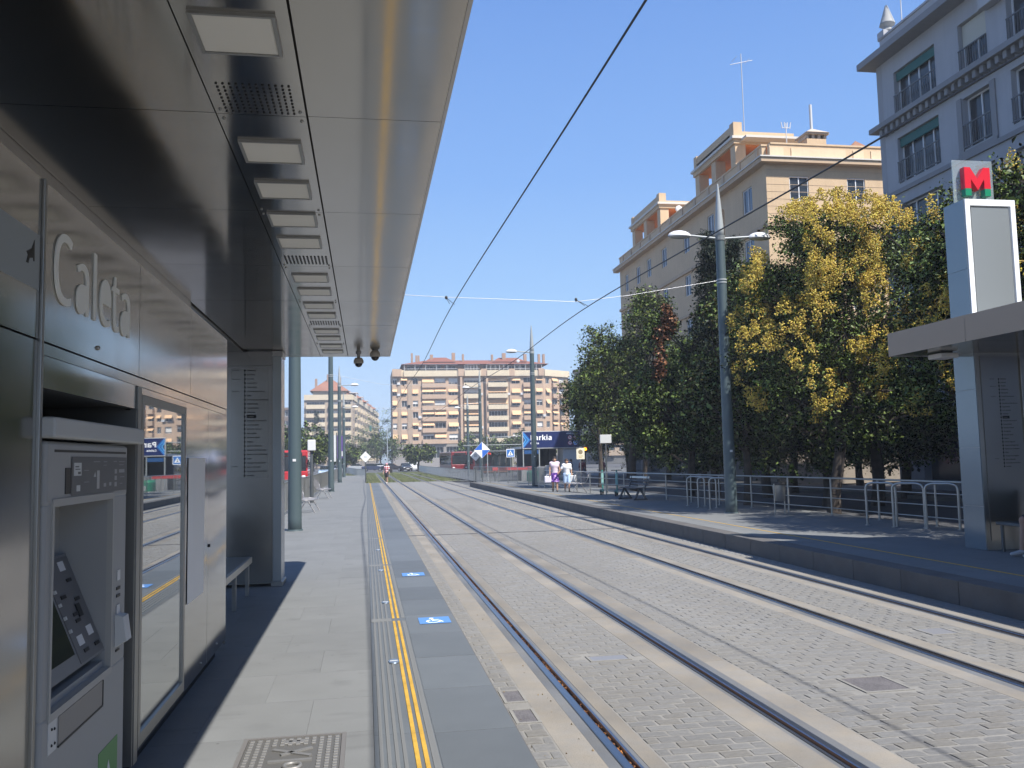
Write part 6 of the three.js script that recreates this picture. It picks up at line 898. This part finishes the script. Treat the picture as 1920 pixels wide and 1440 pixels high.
person({ label: 'woman in white top and purple print skirt carrying a pale bag', pos: [8.9, P - .005, -41], turn: -.15, J: walkJ(), k: .98, fat: 1.08, top: mat([.66, .55, .62], .85), topName: 'blouse', skirt: tmat(printTex, .85), hair: mat([.02, .014, .012], .7), long: 1, shoe: mat([.05, .04, .04], .7), bag: [-.34, .82, .1], bagM: mat([.7, .66, .72], .7) });
person({ label: 'child in white shirt and pale blue shorts walking beside the woman', pos: [9.4, P - .005, -40.6], turn: -.15, J: { ...walkJ(), elR: [-.3, 1.16, .02], wrR: [-.42, 1.02, .05] }, k: .91, fat: 1.05, top: mat([.8, .8, .8], .85), sleeve: .75, bottom: mat([.42, .55, .72], .85), leg: .95, hair: mat([.05, .03, .02], .8), shoe: mat([.04, .035, .03], .7), bag: [.3, .84, .05] });
person({ label: 'person in dark red top standing left of the amber signal post', pos: [15.9, .045, -63.5], turn: 2.6, J: { ...walkJ(), knL: [.095, .5, .02], knR: [-.095, .5, .02], anL: [.1, .09, 0], anR: [-.1, .09, 0], toL: [.11, .02, .14], toR: [-.11, .02, .14] }, top: mat([.12, .02, .03], .9), sleeve: 1, bottom: mat([.04, .05, .09], .9), leg: 1, N: 64 });
person({ label: 'person in maroon top walking right of the amber signal post', pos: [17.6, .045, -64], turn: -1.2, J: walkJ(), top: mat([.14, .03, .06], .9), sleeve: 1, bottom: mat([.03, .03, .04], .9), leg: 1, N: 64 });
person({ label: 'person in blue top at the white parking wall', pos: [16.2, .045, -68.4], turn: 1.2, J: walkJ(), top: mat([.06, .14, .26], .9), sleeve: 1, bottom: mat([.03, .03, .04], .9), leg: 1, N: 64 });
person({ label: 'seated person in green shirt on the shaded bench, cut by the frame', pos: [10.25, P + .0, -11.75], turn: -PI / 2, J: { pelvis: [0, .57, 0], waist: [0, .72, 0], chest: [0, .92, .04], neck: [0, 1.09, .06], head: [0, 1.23, .1], shL: [.165, 1.03, .05], shR: [-.165, 1.03, .05], elL: [.22, .78, .14], elR: [-.22, .78, .14], wrL: [.12, .66, .34], wrR: [-.12, .66, .34], hipL: [.09, .55, .02], hipR: [-.09, .55, .02], knL: [.12, .54, .44], knR: [-.12, .54, .44], anL: [.12, .11, .5], anR: [-.12, .11, .5], toL: [.13, .035, .65], toR: [-.13, .035, .65] }, centre: [0, .68, .25], half: .75, top: mat([.015, .13, .06], .85), sleeve: .7, bottom: mat([.025, .025, .03], .9), leg: .9, shoe: mat([.45, .45, .45], .6), skin: [.38, .22, .15] });
// thin summer haze
scene.fog = new THREE.FogExp2(new THREE.Color().setRGB(.80, .88, 1), .0008);
renderer.render(scene, camera);
